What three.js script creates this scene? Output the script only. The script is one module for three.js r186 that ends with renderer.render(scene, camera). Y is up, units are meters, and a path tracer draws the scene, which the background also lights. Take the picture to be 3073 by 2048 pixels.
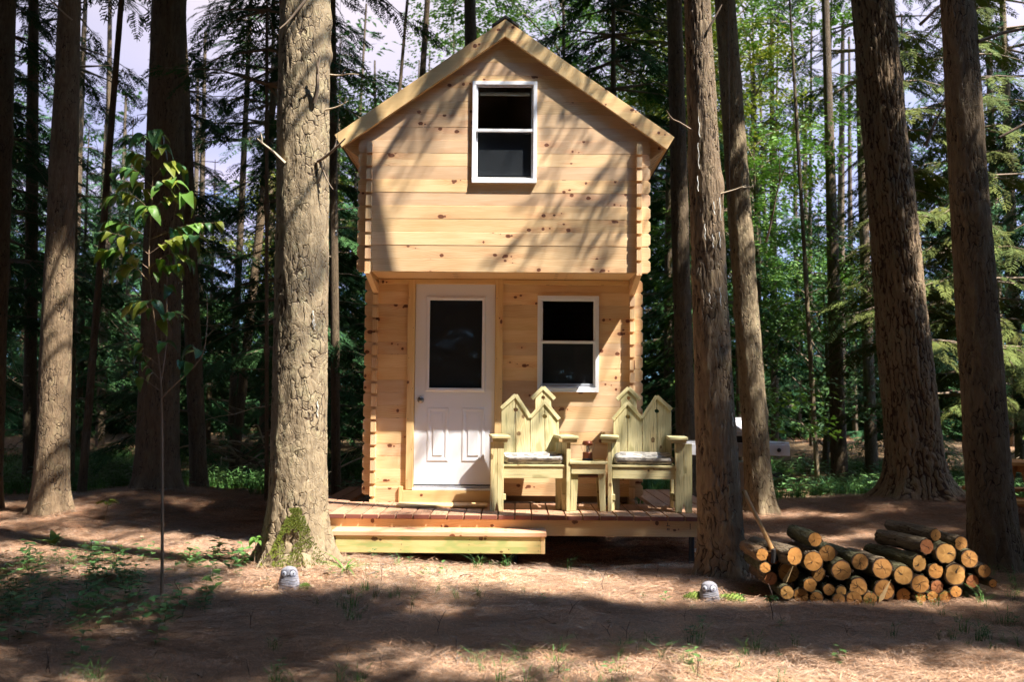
import * as THREE from 'three';
import { Sky } from 'three/addons/objects/Sky.js';
import { RoundedBoxGeometry } from 'three/addons/geometries/RoundedBoxGeometry.js';
import { mergeGeometries, mergeVertices } from 'three/addons/utils/BufferGeometryUtils.js';

// ------------------------------------------------------------------ camera, sky, sun, exposure
const scene = new THREE.Scene();
const EYE = 1.35, PITCH = 3.6 * Math.PI / 180, YAW = 0.004, ROLL = 0.008, FOCAL = 3000 / 2048;
const camera = new THREE.PerspectiveCamera(2 * Math.atan(0.5 / FOCAL) * 180 / Math.PI, 1024 / 683, 0.1, 400);
camera.rotation.order = 'YXZ';
camera.position.set(0, EYE, 0);
camera.rotation.set(PITCH, YAW, ROLL);
camera.focus = 8.8;
camera.userData.fStop = 2.2;
scene.add(camera);

const SUN = new THREE.Vector3(1.5, 2.75, 1).normalize();
const sky = new Sky();
sky.name = 'sky';
sky.scale.setScalar(300);
sky.material.uniforms.sunPosition.value.copy(SUN);
sky.material.uniforms.turbidity.value = 9;
sky.material.uniforms.rayleigh.value = 0.9;
sky.material.uniforms.mieCoefficient.value = 0.004;
sky.material.uniforms.cloudCoverage.value = 1.0;
sky.material.uniforms.cloudDensity.value = 0.6;
scene.add(sky);
scene.environmentIntensity = 0.125;

const sun = new THREE.DirectionalLight(new THREE.Color(1, 0.94, 0.85), 5);
sun.name = 'sun';
sun.position.copy(SUN).multiplyScalar(40).add(new THREE.Vector3(0, 0, -9));
sun.target.position.set(0, 0, -9);
sun.castShadow = true;
sun.shadow.mapSize.set(4096, 4096);
Object.assign(sun.shadow.camera, { left: -22, right: 22, top: 22, bottom: -22, near: 1, far: 110 });
scene.add(sun, sun.target);

const renderer = new THREE.WebGLRenderer({ antialias: true });
renderer.setSize(1024, 683);
renderer.shadowMap.enabled = true;
renderer.toneMapping = THREE.LinearToneMapping;
renderer.toneMappingExposure = 3.1;

// ------------------------------------------------------------------ helpers
let seedState = 1;
function rngOf(seed) {
  let s = (seed * 2654435761) | 0;
  return () => { s = (s + 0x6d2b79f5) | 0; let t = Math.imul(s ^ (s >>> 15), 1 | s); t = (t + Math.imul(t ^ (t >>> 7), 61 | t)) ^ t; return ((t ^ (t >>> 14)) >>> 0) / 4294967296; };
}
const lerp = (a, b, t) => a + (b - a) * t, clamp = (x, a = 0, b = 1) => Math.min(b, Math.max(a, x));
const smooth = (a, b, x) => { const t = clamp((x - a) / (b - a)); return t * t * (3 - 2 * t); };
const V = (x, y, z) => new THREE.Vector3(x, y, z);
function hash(x, y, s = 0) { let h = Math.imul(x | 0, 374761393) ^ Math.imul(y | 0, 668265263) ^ Math.imul((s | 0) + 11, 1274126177); h = Math.imul(h ^ (h >>> 13), 1274126177); return ((h ^ (h >>> 16)) >>> 0) / 4294967296; }
const mod = (a, n) => ((a % n) + n) % n;
// value noise; px, py > 0 make it tile
function vnoise(x, y, s = 0, px = 0, py = 0) {
  const ix = Math.floor(x), iy = Math.floor(y), fx = x - ix, fy = y - iy, u = fx * fx * (3 - 2 * fx), v = fy * fy * (3 - 2 * fy);
  const X0 = px ? mod(ix, px) : ix, X1 = px ? mod(ix + 1, px) : ix + 1, Y0 = py ? mod(iy, py) : iy, Y1 = py ? mod(iy + 1, py) : iy + 1;
  return lerp(lerp(hash(X0, Y0, s), hash(X1, Y0, s), u), lerp(hash(X0, Y1, s), hash(X1, Y1, s), u), v);
}
function fbm(x, y, o = 4, s = 0, px = 0, py = 0) {
  let a = 0.5, r = 0, n = 0;
  for (let i = 0; i < o; i++) { r += a * vnoise(x, y, s + i * 17, px, py); n += a; a *= 0.5; x *= 2; y *= 2; px *= 2; py *= 2; }
  return r / n;
}
const taken = new Map();
function numbered(name) { const n = taken.get(name) ?? 0; taken.set(name, n + 1); return n ? name + '_' + String(n).padStart(3, '0') : name; }
function shade(o) { o.traverse((m) => { if (m.isMesh) { m.castShadow = true; m.receiveShadow = true; } }); return o; }
function tag(o, label, category, group) { o.userData.label = label; o.userData.category = category; if (group) o.userData.group = group; return o; }
function thing(name, label, category, pos = [0, 0, 0], turn = 0, group) {
  const o = new THREE.Group();
  o.name = numbered(name); o.position.set(...pos); o.rotation.y = turn;
  scene.add(o);
  return tag(o, label, category, group);
}
function part(name, geo, mat, parent) { const m = new THREE.Mesh(geo, mat); m.name = name; m.castShadow = m.receiveShadow = true; parent.add(m); return m; }
function sub(name, parent) { const g = new THREE.Group(); g.name = name; parent.add(g); return g; }
function structure(name, geo, mat) { const m = part(name, geo, mat, scene); m.userData.kind = 'structure'; return m; }
function stuff(o) { o.userData.kind = 'stuff'; return o; }

// merge any geometries (position, normal, uv)
function merged(list) {
  const out = [];
  for (let g of list) { g = g.index ? g.toNonIndexed() : g; for (const k of Object.keys(g.attributes)) if (!['position', 'normal', 'uv'].includes(k)) g.deleteAttribute(k); out.push(g); }
  return mergeGeometries(out);
}
const PL = 2.4, PH = 0.14; // metres covered by one plank texture
// box projected uv in metres, grain along the given axis (0 x, 1 y, 2 z)
function grainUV(g, axis, ou = 0, ov = 0, sl = PL, sh = PH) {
  const p = g.attributes.position, n = g.attributes.normal, uv = new Float32Array(p.count * 2), P = [0, 0, 0], N = [0, 0, 0];
  for (let i = 0; i < p.count; i++) {
    P[0] = p.getX(i); P[1] = p.getY(i); P[2] = p.getZ(i); N[0] = Math.abs(n.getX(i)); N[1] = Math.abs(n.getY(i)); N[2] = Math.abs(n.getZ(i));
    const m = N[0] > N[1] ? (N[0] > N[2] ? 0 : 2) : N[1] > N[2] ? 1 : 2, rest = [0, 1, 2].filter((a) => a !== m);
    let a = axis, b = rest.find((k) => k !== axis);
    if (m === axis) { a = rest[0]; b = rest[1]; uv[i * 2] = ou + P[a] * 0.03; uv[i * 2 + 1] = ov + P[b] / sh; continue; }
    uv[i * 2] = ou + P[a] / sl; uv[i * 2 + 1] = ov + P[b] / sh + P[m] * 0.13 / sh;
  }
  g.setAttribute('uv', new THREE.BufferAttribute(uv, 2));
  return g;
}
let boardCount = 0;
// a board with eased edges, grain along its longest side
function board(w, h, d, x = 0, y = 0, z = 0, r = 0.003, axis = -1) {
  const g = new RoundedBoxGeometry(w, h, d, 1, Math.min(r, w / 3, h / 3, d / 3));
  if (axis < 0) axis = w >= h && w >= d ? 0 : h >= d ? 1 : 2;
  g.translate(x, y, z);
  boardCount++;
  return grainUV(g, axis, hash(boardCount, 3), hash(boardCount, 7));
}
// polygon in xy, extruded along z from z0 to z1 (front), small bevel
function slab(pts, z0, z1, bevel = 0.003, axis = 0, holes = [], ou, ov) {
  const s = new THREE.Shape(pts.map((p) => new THREE.Vector2(p[0], p[1])));
  for (const h of holes) s.holes.push(h);
  const g = new THREE.ExtrudeGeometry(s, { depth: z1 - z0 - 2 * bevel, bevelEnabled: bevel > 0, bevelThickness: bevel, bevelSize: bevel, bevelOffset: -bevel, bevelSegments: 1, curveSegments: 10 });
  g.translate(0, 0, z0 + bevel);
  boardCount++;
  return grainUV(g, axis, ou ?? hash(boardCount, 13), ov ?? hash(boardCount, 17));
}
// tapered tube along points; radii per point
function tube(pts, radii, seg = 6, vScale = 1) {
  const n = pts.length, pos = [], uv = [], idx = [], t = V(0, 0, 0), a = V(0, 0, 0), b = V(0, 0, 0);
  let len = 0;
  a.set(0, 0, 1); 
  const t0 = pts[1].clone().sub(pts[0]).normalize();
  if (Math.abs(t0.z) > 0.9) a.set(1, 0, 0);
  for (let i = 0; i < n; i++) {
    t.copy(pts[Math.min(n - 1, i + 1)]).sub(pts[Math.max(0, i - 1)]).normalize();
    a.addScaledVector(t, -a.dot(t)).normalize(); b.crossVectors(t, a);
    if (i) len += pts[i].distanceTo(pts[i - 1]);
    for (let k = 0; k <= seg; k++) {
      const w = (k / seg) * Math.PI * 2, c = Math.cos(w) * radii[i], s = Math.sin(w) * radii[i];
      pos.push(pts[i].x + a.x * c + b.x * s, pts[i].y + a.y * c + b.y * s, pts[i].z + a.z * c + b.z * s);
      uv.push(k / seg, len * vScale);
    }
  }
  for (let i = 0; i < n - 1; i++) for (let k = 0; k < seg; k++) { const p = i * (seg + 1) + k, q = p + seg + 1; idx.push(p, p + 1, q, p + 1, q + 1, q); }
  const g = new THREE.BufferGeometry();
  g.setAttribute('position', new THREE.Float32BufferAttribute(pos, 3));
  g.setAttribute('uv', new THREE.Float32BufferAttribute(uv, 2));
  g.setIndex(idx);
  g.computeVertexNormals();
  return g;
}
function curvePts(list, n = 8) { return new THREE.CatmullRomCurve3(list.map((p) => V(...p))).getPoints(n); }
function taper(n, r0, r1) { return Array.from({ length: n }, (_, i) => lerp(r0, r1, i / (n - 1))); }
const lathe = (pts, seg = 24) => new THREE.LatheGeometry(pts.map((p) => new THREE.Vector2(p[0], p[1])), seg);

// ------------------------------------------------------------------ textures
function dataTex(w, h, fn, srgb = true) {
  const d = new Uint8Array(w * h * 4), c = [0, 0, 0];
  for (let y = 0; y < h; y++) for (let x = 0; x < w; x++) { fn(x, y, c); const i = (y * w + x) * 4; d[i] = clamp(c[0], 0, 255); d[i + 1] = clamp(c[1], 0, 255); d[i + 2] = clamp(c[2], 0, 255); d[i + 3] = 255; }
  const t = new THREE.DataTexture(d, w, h);
  t.wrapS = t.wrapT = THREE.RepeatWrapping; t.magFilter = THREE.LinearFilter; t.minFilter = THREE.LinearMipmapLinearFilter;
  if (srgb) t.colorSpace = THREE.SRGBColorSpace;
  t.needsUpdate = true;
  return t;
}
// one plank, 2.4 m x 0.14 m: straight grain that bends round its knots
function plankTex(seed, light, dark, knotCol, nKnots, opt = {}) {
  const R = rngOf(seed), W = 2048, H = 128, knots = [], sx = PL / W, sy = PH / H;
  for (let i = 0; i < nKnots; i++) {
    const cx = R() * PL, cy = PH * (0.15 + 0.7 * R()), r = 0.007 + 0.01 * R() + (R() < 0.3 ? 0.006 : 0);
    knots.push([cx, cy, r, 0.75 + R() * 0.9, R()]);
    if (R() < 0.35) knots.push([cx + 0.02 + 0.05 * R(), clamp(cy + 0.05 * (R() - 0.5), 0.01, PH - 0.01), r * 0.5, 1.2, R()]);
  }
  const tone = opt.patch ?? 0.35, ring = 60 + 50 * R(), arch = (R() - 0.5) * 0.05, off = R() * 50;
  return dataTex(W, H, (px, py, c) => {
    const x = px * sx, y = py * sy;
    let yy = y, kd = 0, halo = 0, core = 0;
    for (const k of knots) {
      let dx = x - k[0]; if (dx > PL / 2) dx -= PL; if (dx < -PL / 2) dx += PL;
      const dy = y - k[1], e = Math.hypot(dx / (2.6 * k[3]), dy), s = Math.exp(-(e * e) / (k[2] * k[2] * 6));
      yy += Math.sign(dy || 1) * k[2] * 1.1 * s;
      const rr = Math.hypot(dx / k[3], dy) / k[2] * (1 + 0.25 * (vnoise(px * 0.09, py * 0.12, seed + 5) - 0.5));
      if (rr < 1.15) { core = Math.max(core, smooth(1.15, 0.8, rr)); kd = Math.max(kd, 0.55 + 0.45 * Math.sin(rr * 9 + k[4] * 6)); }
      halo = Math.max(halo, Math.exp(-Math.pow(Math.hypot(dx / (3.2 * k[3]), dy) / k[2], 2) * 0.25) * 0.5);
    }
    yy += arch * Math.sin((x / PL) * Math.PI * 2);
    const wav = fbm(px / 512 * 3, yy * 9, 3, seed, 12, 0) * 0.03;
    let g = 0.5 + 0.5 * Math.sin((yy + wav) * Math.PI * 2 * ring + off);
    g = g * g * 0.55 + 0.6 * fbm(px / 128, yy * 420, 2, seed + 40, 16, 0) - 0.15;
    const p = (fbm(px / 256, py / 90, 3, seed + 80, 8, 0) - 0.5) * 2 * tone, m = clamp(g * 0.75 + p, 0, 1);
    for (let k = 0; k < 3; k++) {
      let v = lerp(light[k], dark[k], m);
      if (opt.stain) v = lerp(v, opt.stain[k], smooth(0.5, 0.72, fbm(px / 150 + 9, py / 70, 3, seed + 120, 0, 0)) * 0.75);
      v = lerp(v, knotCol[k] * 1.6 + 30, halo * 0.6);
      v = lerp(v, knotCol[k] * (0.75 + 0.35 * kd), core * 0.92);
      if (opt.check && fbm(px / 220, yy * 300, 2, seed + 200, 0, 0) > 0.76) v *= 0.72;
      c[k] = v;
    }
  });
}
const std = (o) => new THREE.MeshStandardMaterial({ roughness: 0.7, ...o });
const rgb = (r, g, b) => new THREE.Color().setRGB(r, g, b);
const PINE_L = [227, 195, 149], PINE_D = [197, 150, 101], KNOT = [104, 56, 30];
const pineMats = [];
for (let i = 0; i < 8; i++) {
  const w = 0.94 + 0.12 * hash(i, 5), y = (hash(i, 9) - 0.5) * 16;
  const L = [PINE_L[0] * w, PINE_L[1] * w - Math.max(0, y) * 0.4, PINE_L[2] * w - y], D = [PINE_D[0] * w, PINE_D[1] * w, PINE_D[2] * w - y];
  pineMats.push(std({ name: 'pine_log_wood_' + i, map: plankTex(100 + i, L, D, KNOT, 3 + Math.floor(hash(i, 31) * 4)), roughness: 0.62 }));
}
const trimMats = [0, 1].map((i) => std({ name: 'pine_trim_' + i, map: plankTex(140 + i, [228, 196, 140], [204, 160, 102], KNOT, 4), roughness: 0.62 }));
const deckMats = [0, 1, 2, 3].map((i) => std({ name: 'deck_wood_' + i, map: plankTex(150 + i, [196 - i * 9, 156 - i * 9, 122 - i * 7], [146, 106, 78], [84, 52, 36], 4, { check: true }), roughness: 0.75 }));
const deckEnd = std({ name: 'deck_end_stain', color: rgb(0.17, 0.055, 0.035), roughness: 0.8 });
const paleGreen = [0, 1, 2].map((i) => std({ name: 'treated_wood_' + i, map: plankTex(160 + i, [206, 194, 146], [158, 142, 96], [120, 92, 52], 1 + i, { stain: [146, 138, 92], check: true }), roughness: 0.68 }));
const riserMat = std({ name: 'step_riser_wood', map: plankTex(170, [206, 190, 130], [178, 150, 88], [96, 70, 36], 6, { stain: [148, 164, 96] }), roughness: 0.7 });
const fasciaMat = std({ name: 'deck_fascia_wood', map: plankTex(171, [220, 186, 136], [188, 144, 94], [96, 56, 30], 7), roughness: 0.7 });
const treadMat = std({ name: 'step_tread_wood', map: plankTex(172, [222, 176, 138], [190, 132, 96], [110, 62, 36], 5), roughness: 0.7 });
const dimple = dataTex(256, 256, (x, y, c) => { const v = 128 + 90 * (fbm(x / 16, y / 16, 3, 4, 16, 16) - 0.5); c[0] = c[1] = c[2] = v; }, false);
const whitePaint = std({ name: 'white_paint', color: rgb(0.78, 0.77, 0.79), roughness: 0.38, bumpMap: dimple, bumpScale: 0.0006 });
const whiteVinyl = std({ name: 'white_vinyl', color: rgb(0.8, 0.8, 0.82), roughness: 0.32 });
const gasket = std({ name: 'black_gasket', color: rgb(0.02, 0.02, 0.022), roughness: 0.6 });
const glass = new THREE.MeshPhysicalMaterial({ name: 'window_glass', color: rgb(0.82, 0.87, 0.88), roughness: 0.03, transmission: 1, thickness: 0, ior: 1.5 });
const screenMat = std({ name: 'insect_screen', color: rgb(0.016, 0.016, 0.02), roughness: 0.9 });
const darkSteel = std({ name: 'dark_steel', color: rgb(0.05, 0.05, 0.055), roughness: 0.45, metalness: 0.7 });
const brushedNickel = std({ name: 'brushed_nickel', color: rgb(0.3, 0.27, 0.24), roughness: 0.3, metalness: 1 });
const nailMat = std({ name: 'nail_steel', color: rgb(0.12, 0.1, 0.09), roughness: 0.5, metalness: 0.6 });
const shingleMat = std({ name: 'shingles', color: rgb(0.05, 0.047, 0.045), roughness: 0.95, bumpMap: dimple, bumpScale: 0.004 });
const interiorMat = std({ name: 'interior_board', color: rgb(0.3, 0.2, 0.12), roughness: 0.9 });

// ------------------------------------------------------------------ bark
function barkSet(seed, W, H, cw, ch, opt) { // cells across / along the tile
  const h = new Float32Array(W * H), tone = new Float32Array(W * H);
  const jit = (ix, iy, s, nx, ny) => [ix + 0.15 + 0.7 * hash(mod(ix, nx), mod(iy, ny), s), iy + 0.15 + 0.7 * hash(mod(ix, nx), mod(iy, ny), s + 1)];
  const cell = (x, y, s, nx, ny) => {
    const ix = Math.floor(x), iy = Math.floor(y); let f1 = 9, f2 = 9, id = 0;
    for (let a = -1; a <= 1; a++) for (let b = -1; b <= 1; b++) { const p = jit(ix + a, iy + b, s, nx, ny), d = Math.hypot(p[0] - x, p[1] - y); if (d < f1) { f2 = f1; f1 = d; id = hash(mod(ix + a, nx), mod(iy + b, ny), s + 2); } else if (d < f2) f2 = d; }
    return [f2 - f1, id];
  };
  for (let y = 0; y < H; y++) for (let x = 0; x < W; x++) {
    const u = x / W, v = y / H, wx = (fbm(u * 10, v * 14, 4, seed + 3, 10, 14) - 0.5) * opt.warp, wy = (fbm(u * 10, v * 10, 4, seed + 6, 10, 10) - 0.5) * opt.warp * 1.6;
    const [e, id] = cell(u * cw + wx, v * ch + wy, seed, cw, ch), [e2, id2] = cell(u * cw * 2 + wx * 2, v * ch * 2 + wy * 3, seed + 50, cw * 2, ch * 2);
    const here = smooth(opt.from, opt.from + 0.22, fbm(u * 14 + wx, v * 9, 4, seed + 90, 14, 9)), fine = fbm(u * 110, v * 55, 3, seed + 20, 110, 55), mid = fbm(u * 34, v * 12, 4, seed + 33, 34, 12);
    const crack = (1 - smooth(0, opt.crack, e)) * here, flake = (1 - smooth(0, 0.16, e2)) * smooth(0.4, 0.6, fbm(u * 20, v * 20, 2, seed + 61, 20, 20));
    h[y * W + x] = clamp(0.62 + 0.24 * (id - 0.5) * opt.steps + 0.2 * (id2 - 0.5) * opt.steps + 0.5 * (mid - 0.5) + 0.3 * (fine - 0.5) - 0.55 * crack - 0.25 * flake, 0, 1);
    tone[y * W + x] = 0.25 * id + 0.2 * id2 + 0.3 * fine + 0.35 * mid - 0.05;
  }
  const col = dataTex(W, H, (x, y, c) => {
    const i = y * W + x, t = tone[i], m = smooth(0.02, 0.36, h[i]), li = smooth(0.55, 0.75, fbm((x / W) * 20, (y / H) * 20, 4, seed + 70, 20, 20));
    for (let k = 0; k < 3; k++) c[k] = lerp(lerp(opt.inner[k], lerp(opt.a[k], opt.b[k], t), m), opt.lichen[k], li * 0.35 * m);
  });
  const bump = dataTex(W, H, (x, y, c) => { c[0] = c[1] = c[2] = h[y * W + x] * 255; }, false);
  return { W, H, h, col, bump, at: (u, v) => { const x = mod(u, 1) * W, y = mod(v, 1) * H, x0 = Math.floor(x), y0 = Math.floor(y), fx = x - x0, fy = y - y0, g = (a, b) => h[mod(b, H) * W + mod(a, W)]; return lerp(lerp(g(x0, y0), g(x0 + 1, y0), fx), lerp(g(x0, y0 + 1), g(x0 + 1, y0 + 1), fx), fy); } };
}
const barkPine = barkSet(11, 768, 1536, 26, 17, { warp: 2.4, crack: 0.2, from: 0.4, steps: 0.9, inner: [66, 52, 42], a: [112, 98, 80], b: [178, 164, 138], lichen: [170, 166, 134] });
const barkFurrow = barkSet(23, 640, 1280, 18, 4, { warp: 1.5, crack: 0.42, from: 0.2, steps: 0.6, inner: [64, 46, 34], a: [110, 88, 66], b: [168, 146, 116], lichen: [132, 130, 100] });
const barkMat = (set, name, scale, tint) => std({ name, map: set.col, bumpMap: set.bump, bumpScale: scale, roughness: 0.92, color: tint ?? new THREE.Color(1, 1, 1) });
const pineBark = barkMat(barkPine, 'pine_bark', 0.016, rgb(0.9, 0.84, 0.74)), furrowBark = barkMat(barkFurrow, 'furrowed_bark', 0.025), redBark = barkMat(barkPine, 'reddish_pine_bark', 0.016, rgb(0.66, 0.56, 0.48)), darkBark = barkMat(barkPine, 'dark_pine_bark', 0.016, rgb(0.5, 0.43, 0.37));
const deadWood = std({ name: 'dead_branch_wood', color: rgb(0.22, 0.16, 0.11), roughness: 0.9 });
const paleTwig = std({ name: 'bleached_twig', color: rgb(0.42, 0.33, 0.22), roughness: 0.9 });
// ------------------------------------------------------------------ where the trees stand (x, z), used by the ground too
const mounds = [[-1.62, -7.85, 0.9, 0.1], [1.62, -7.85, 0.75, 0.07], [2.85, -11.9, 0.9, 0.08], [5.1, -12.9, 1.7, 0.2], [3.85, -8.2, 0.8, 0.07], [-5.1, -11.2, 0.9, 0.08], [-4.6, -13.1, 1.6, 0.2], [-0.7, -7.4, 1.0, 0.05]];
function groundY(x, z) {
  let y = (fbm(x * 0.55 + 20, z * 0.55 + 40, 3, 5) - 0.5) * 0.12 + (fbm(x * 0.12 + 3, z * 0.12 + 9, 2, 8) - 0.5) * 0.25 * smooth(9, 22, Math.hypot(x, z + 8));
  for (const [mx, mz, r, h] of mounds) { const d = Math.hypot(x - mx, z - mz) / r; if (d < 2.5) y += h * Math.exp(-d * d); }
  const rise = smooth(18, 60, -z) * 2.2;
  return y + rise - 0.02;
}
// ------------------------------------------------------------------ ground sheet
function needleTexture() {
  const S = 2048, cv = document.createElement('canvas'); cv.width = cv.height = S;
  const bp = document.createElement('canvas'); bp.width = bp.height = S;
  const c = cv.getContext('2d'), b = bp.getContext('2d'), R = rngOf(77);
  c.fillStyle = 'rgb(140,98,70)'; c.fillRect(0, 0, S, S); b.fillStyle = 'rgb(60,60,60)'; b.fillRect(0, 0, S, S);
  for (let i = 0; i < 2600; i++) { const x = R() * S, y = R() * S, r = 10 + R() * R() * 90, t = R(); for (const [ox, oy] of [[0, 0], [S, 0], [-S, 0], [0, S], [0, -S]]) { c.globalAlpha = 0.22; c.fillStyle = t < 0.5 ? 'rgb(84,54,40)' : t < 0.8 ? 'rgb(158,112,78)' : 'rgb(132,72,44)'; c.beginPath(); c.ellipse(x + ox, y + oy, r, r * (0.4 + R() * 0.6), R() * 6, 0, 7); c.fill(); } }
  const pal = [[176, 124, 86], [202, 156, 116], [152, 98, 66], [222, 186, 148], [112, 74, 54], [188, 126, 84], [236, 208, 174], [86, 58, 46]];
  for (let i = 0; i < 52000; i++) {
    const p = pal[Math.floor(R() * R() * pal.length * 0.999)], x = R() * S, y = R() * S, a = R() * 6.283, l = 22 + R() * 55, k = 0.8 + 0.4 * R(), w = 1 + R() * 2.4, bend = (R() - 0.5) * 16, g = 70 + Math.floor(R() * 180);
    const dx = Math.cos(a) * l, dy = Math.sin(a) * l;
    const wraps = [[0, 0]]; if (x + dx > S || x + dx < 0) wraps.push([x + dx > S ? -S : S, 0]); if (y + dy > S || y + dy < 0) wraps.push([0, y + dy > S ? -S : S]);
    for (const [ox, oy] of wraps) for (const [ctx, st] of [[c, `rgb(${p[0] * k | 0},${p[1] * k | 0},${p[2] * k | 0})`], [b, `rgb(${g},${g},${g})`]]) {
      ctx.globalAlpha = 0.85; ctx.strokeStyle = st; ctx.lineWidth = w; ctx.beginPath(); ctx.moveTo(x + ox, y + oy); ctx.quadraticCurveTo(x + ox + dx / 2 - dy * bend / 60, y + oy + dy / 2 + dx * bend / 60, x + ox + dx, y + oy + dy); ctx.stroke();
    }
  }
  const mk = (cvs, srgb) => { const t = new THREE.CanvasTexture(cvs); t.wrapS = t.wrapT = THREE.RepeatWrapping; if (srgb) t.colorSpace = THREE.SRGBColorSpace; return t; };
  return [mk(cv, true), mk(bp, false)];
}
function wornSunlitAt(x, z) { return clamp(smooth(0.34, 0.56, fbm(x * 0.8 + 31, z * 1.2 + 2, 3, 99)) * Math.exp(-(((x + 0.5) / 2.6) ** 2 + ((z + 7.7) / 1.3) ** 2)) + 0.9 * Math.exp(-(((x + 3.6) / 1.6) ** 2 + ((z + 9.6) / 0.9) ** 2)) * smooth(0.35, 0.6, fbm(x * 0.9 + 7, z * 0.9, 4, 91))); }  // walked soil, plus bright patches painted where the sun falls
function micro0(x, z) { return (fbm(x * 5, z * 7, 3, 61) - 0.5) * 0.05 + (vnoise(x * 15, z * 21, 66) - 0.5) * 0.02; }
const [litterMap, litterBump] = needleTexture();
{
  const xs = [], zs = [];
  for (let x = -60; x < -5.5;) { xs.push(x); x += Math.max(0.05, (-5.5 - x) * 0.12); } for (let x = -5.5; x < 5.5; x += 0.032) xs.push(x); for (let x = 5.5; x < 60;) { xs.push(x); x += Math.max(0.05, (x - 5.5) * 0.12); } xs.push(60);
  for (let z = 30; z > -4;) { zs.push(z); z -= Math.max(0.05, (z + 4) * 0.15); } for (let z = -4; z > -13; z -= 0.032) zs.push(z); for (let z = -13; z > -90;) { zs.push(z); z -= Math.max(0.05, (-13 - z) * 0.1); } zs.push(-90);
  const nx = xs.length, nz = zs.length, pos = new Float32Array(nx * nz * 3), uv = new Float32Array(nx * nz * 2), col = new Float32Array(nx * nz * 3), idx = [];
  for (let j = 0; j < nz; j++) for (let i = 0; i < nx; i++) {
    const x = xs[i], z = zs[j], k = j * nx + i;
    const micro = micro0(x, z);
    pos[k * 3] = x; pos[k * 3 + 1] = groundY(x, z) + micro; pos[k * 3 + 2] = z;
    uv[k * 2] = x / 2.9; uv[k * 2 + 1] = z / 2.9;
    // humus (dark), fresh needles (orange), walked dry soil with pools of sunlight painted in pale
    const n = fbm(x * 0.9 + 7, z * 0.9, 4, 91), m = fbm(x * 2.3, z * 2.3 + 5, 3, 95), wornSunlit = wornSunlitAt(x, z);
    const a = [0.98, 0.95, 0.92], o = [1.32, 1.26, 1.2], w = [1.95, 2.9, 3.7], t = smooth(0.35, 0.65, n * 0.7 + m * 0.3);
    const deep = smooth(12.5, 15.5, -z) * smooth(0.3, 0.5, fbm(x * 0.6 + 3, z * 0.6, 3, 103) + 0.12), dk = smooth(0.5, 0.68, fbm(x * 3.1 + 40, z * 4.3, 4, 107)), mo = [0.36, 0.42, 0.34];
    for (let c = 0; c < 3; c++) col[k * 3 + c] = lerp(lerp(lerp(a[c], o[c], t), w[c], clamp(wornSunlit)) * (1 - 0.45 * dk), mo[c], deep);
  }
  for (let j = 0; j < nz - 1; j++) for (let i = 0; i < nx - 1; i++) { const a = j * nx + i, b = a + 1, c = a + nx, d = c + 1; idx.push(a, b, c, b, d, c); }
  const g = new THREE.BufferGeometry();
  g.setAttribute('position', new THREE.BufferAttribute(pos, 3)); g.setAttribute('uv', new THREE.BufferAttribute(uv, 2)); g.setAttribute('color', new THREE.BufferAttribute(col, 3)); g.setIndex(idx); g.computeVertexNormals();
  const m = structure('forest_ground', g, std({ name: 'needle_floor', map: litterMap, bumpMap: litterBump, bumpScale: 0.012, vertexColors: true, roughness: 0.96 }));
  tag(m, 'brown forest ground covered in fallen pine needles', 'ground');
}

// ------------------------------------------------------------------ cabin
const CX = -0.12, ZW = -9.58, LH = 0.1217, SLOPE = 0.703, LOFT = 2.545, ZL = 0.54, HALF = 1.205, TIP = 1.336, BACK = -3.3;
const cabin = thing('log_cabin', 'small two storey pine log cabin with overhanging loft and steep gable', 'cabin', [CX, 0, ZW]);
const roofAt = (x) => 4.85 - SLOPE * Math.abs(x);
const loftWin = [-0.297, 0.297, 3.37, 4.31], lowWin = [0.325, 0.913, 1.474, 2.391], doorHole = [-0.905, -0.02, 0, 2.6];
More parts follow.
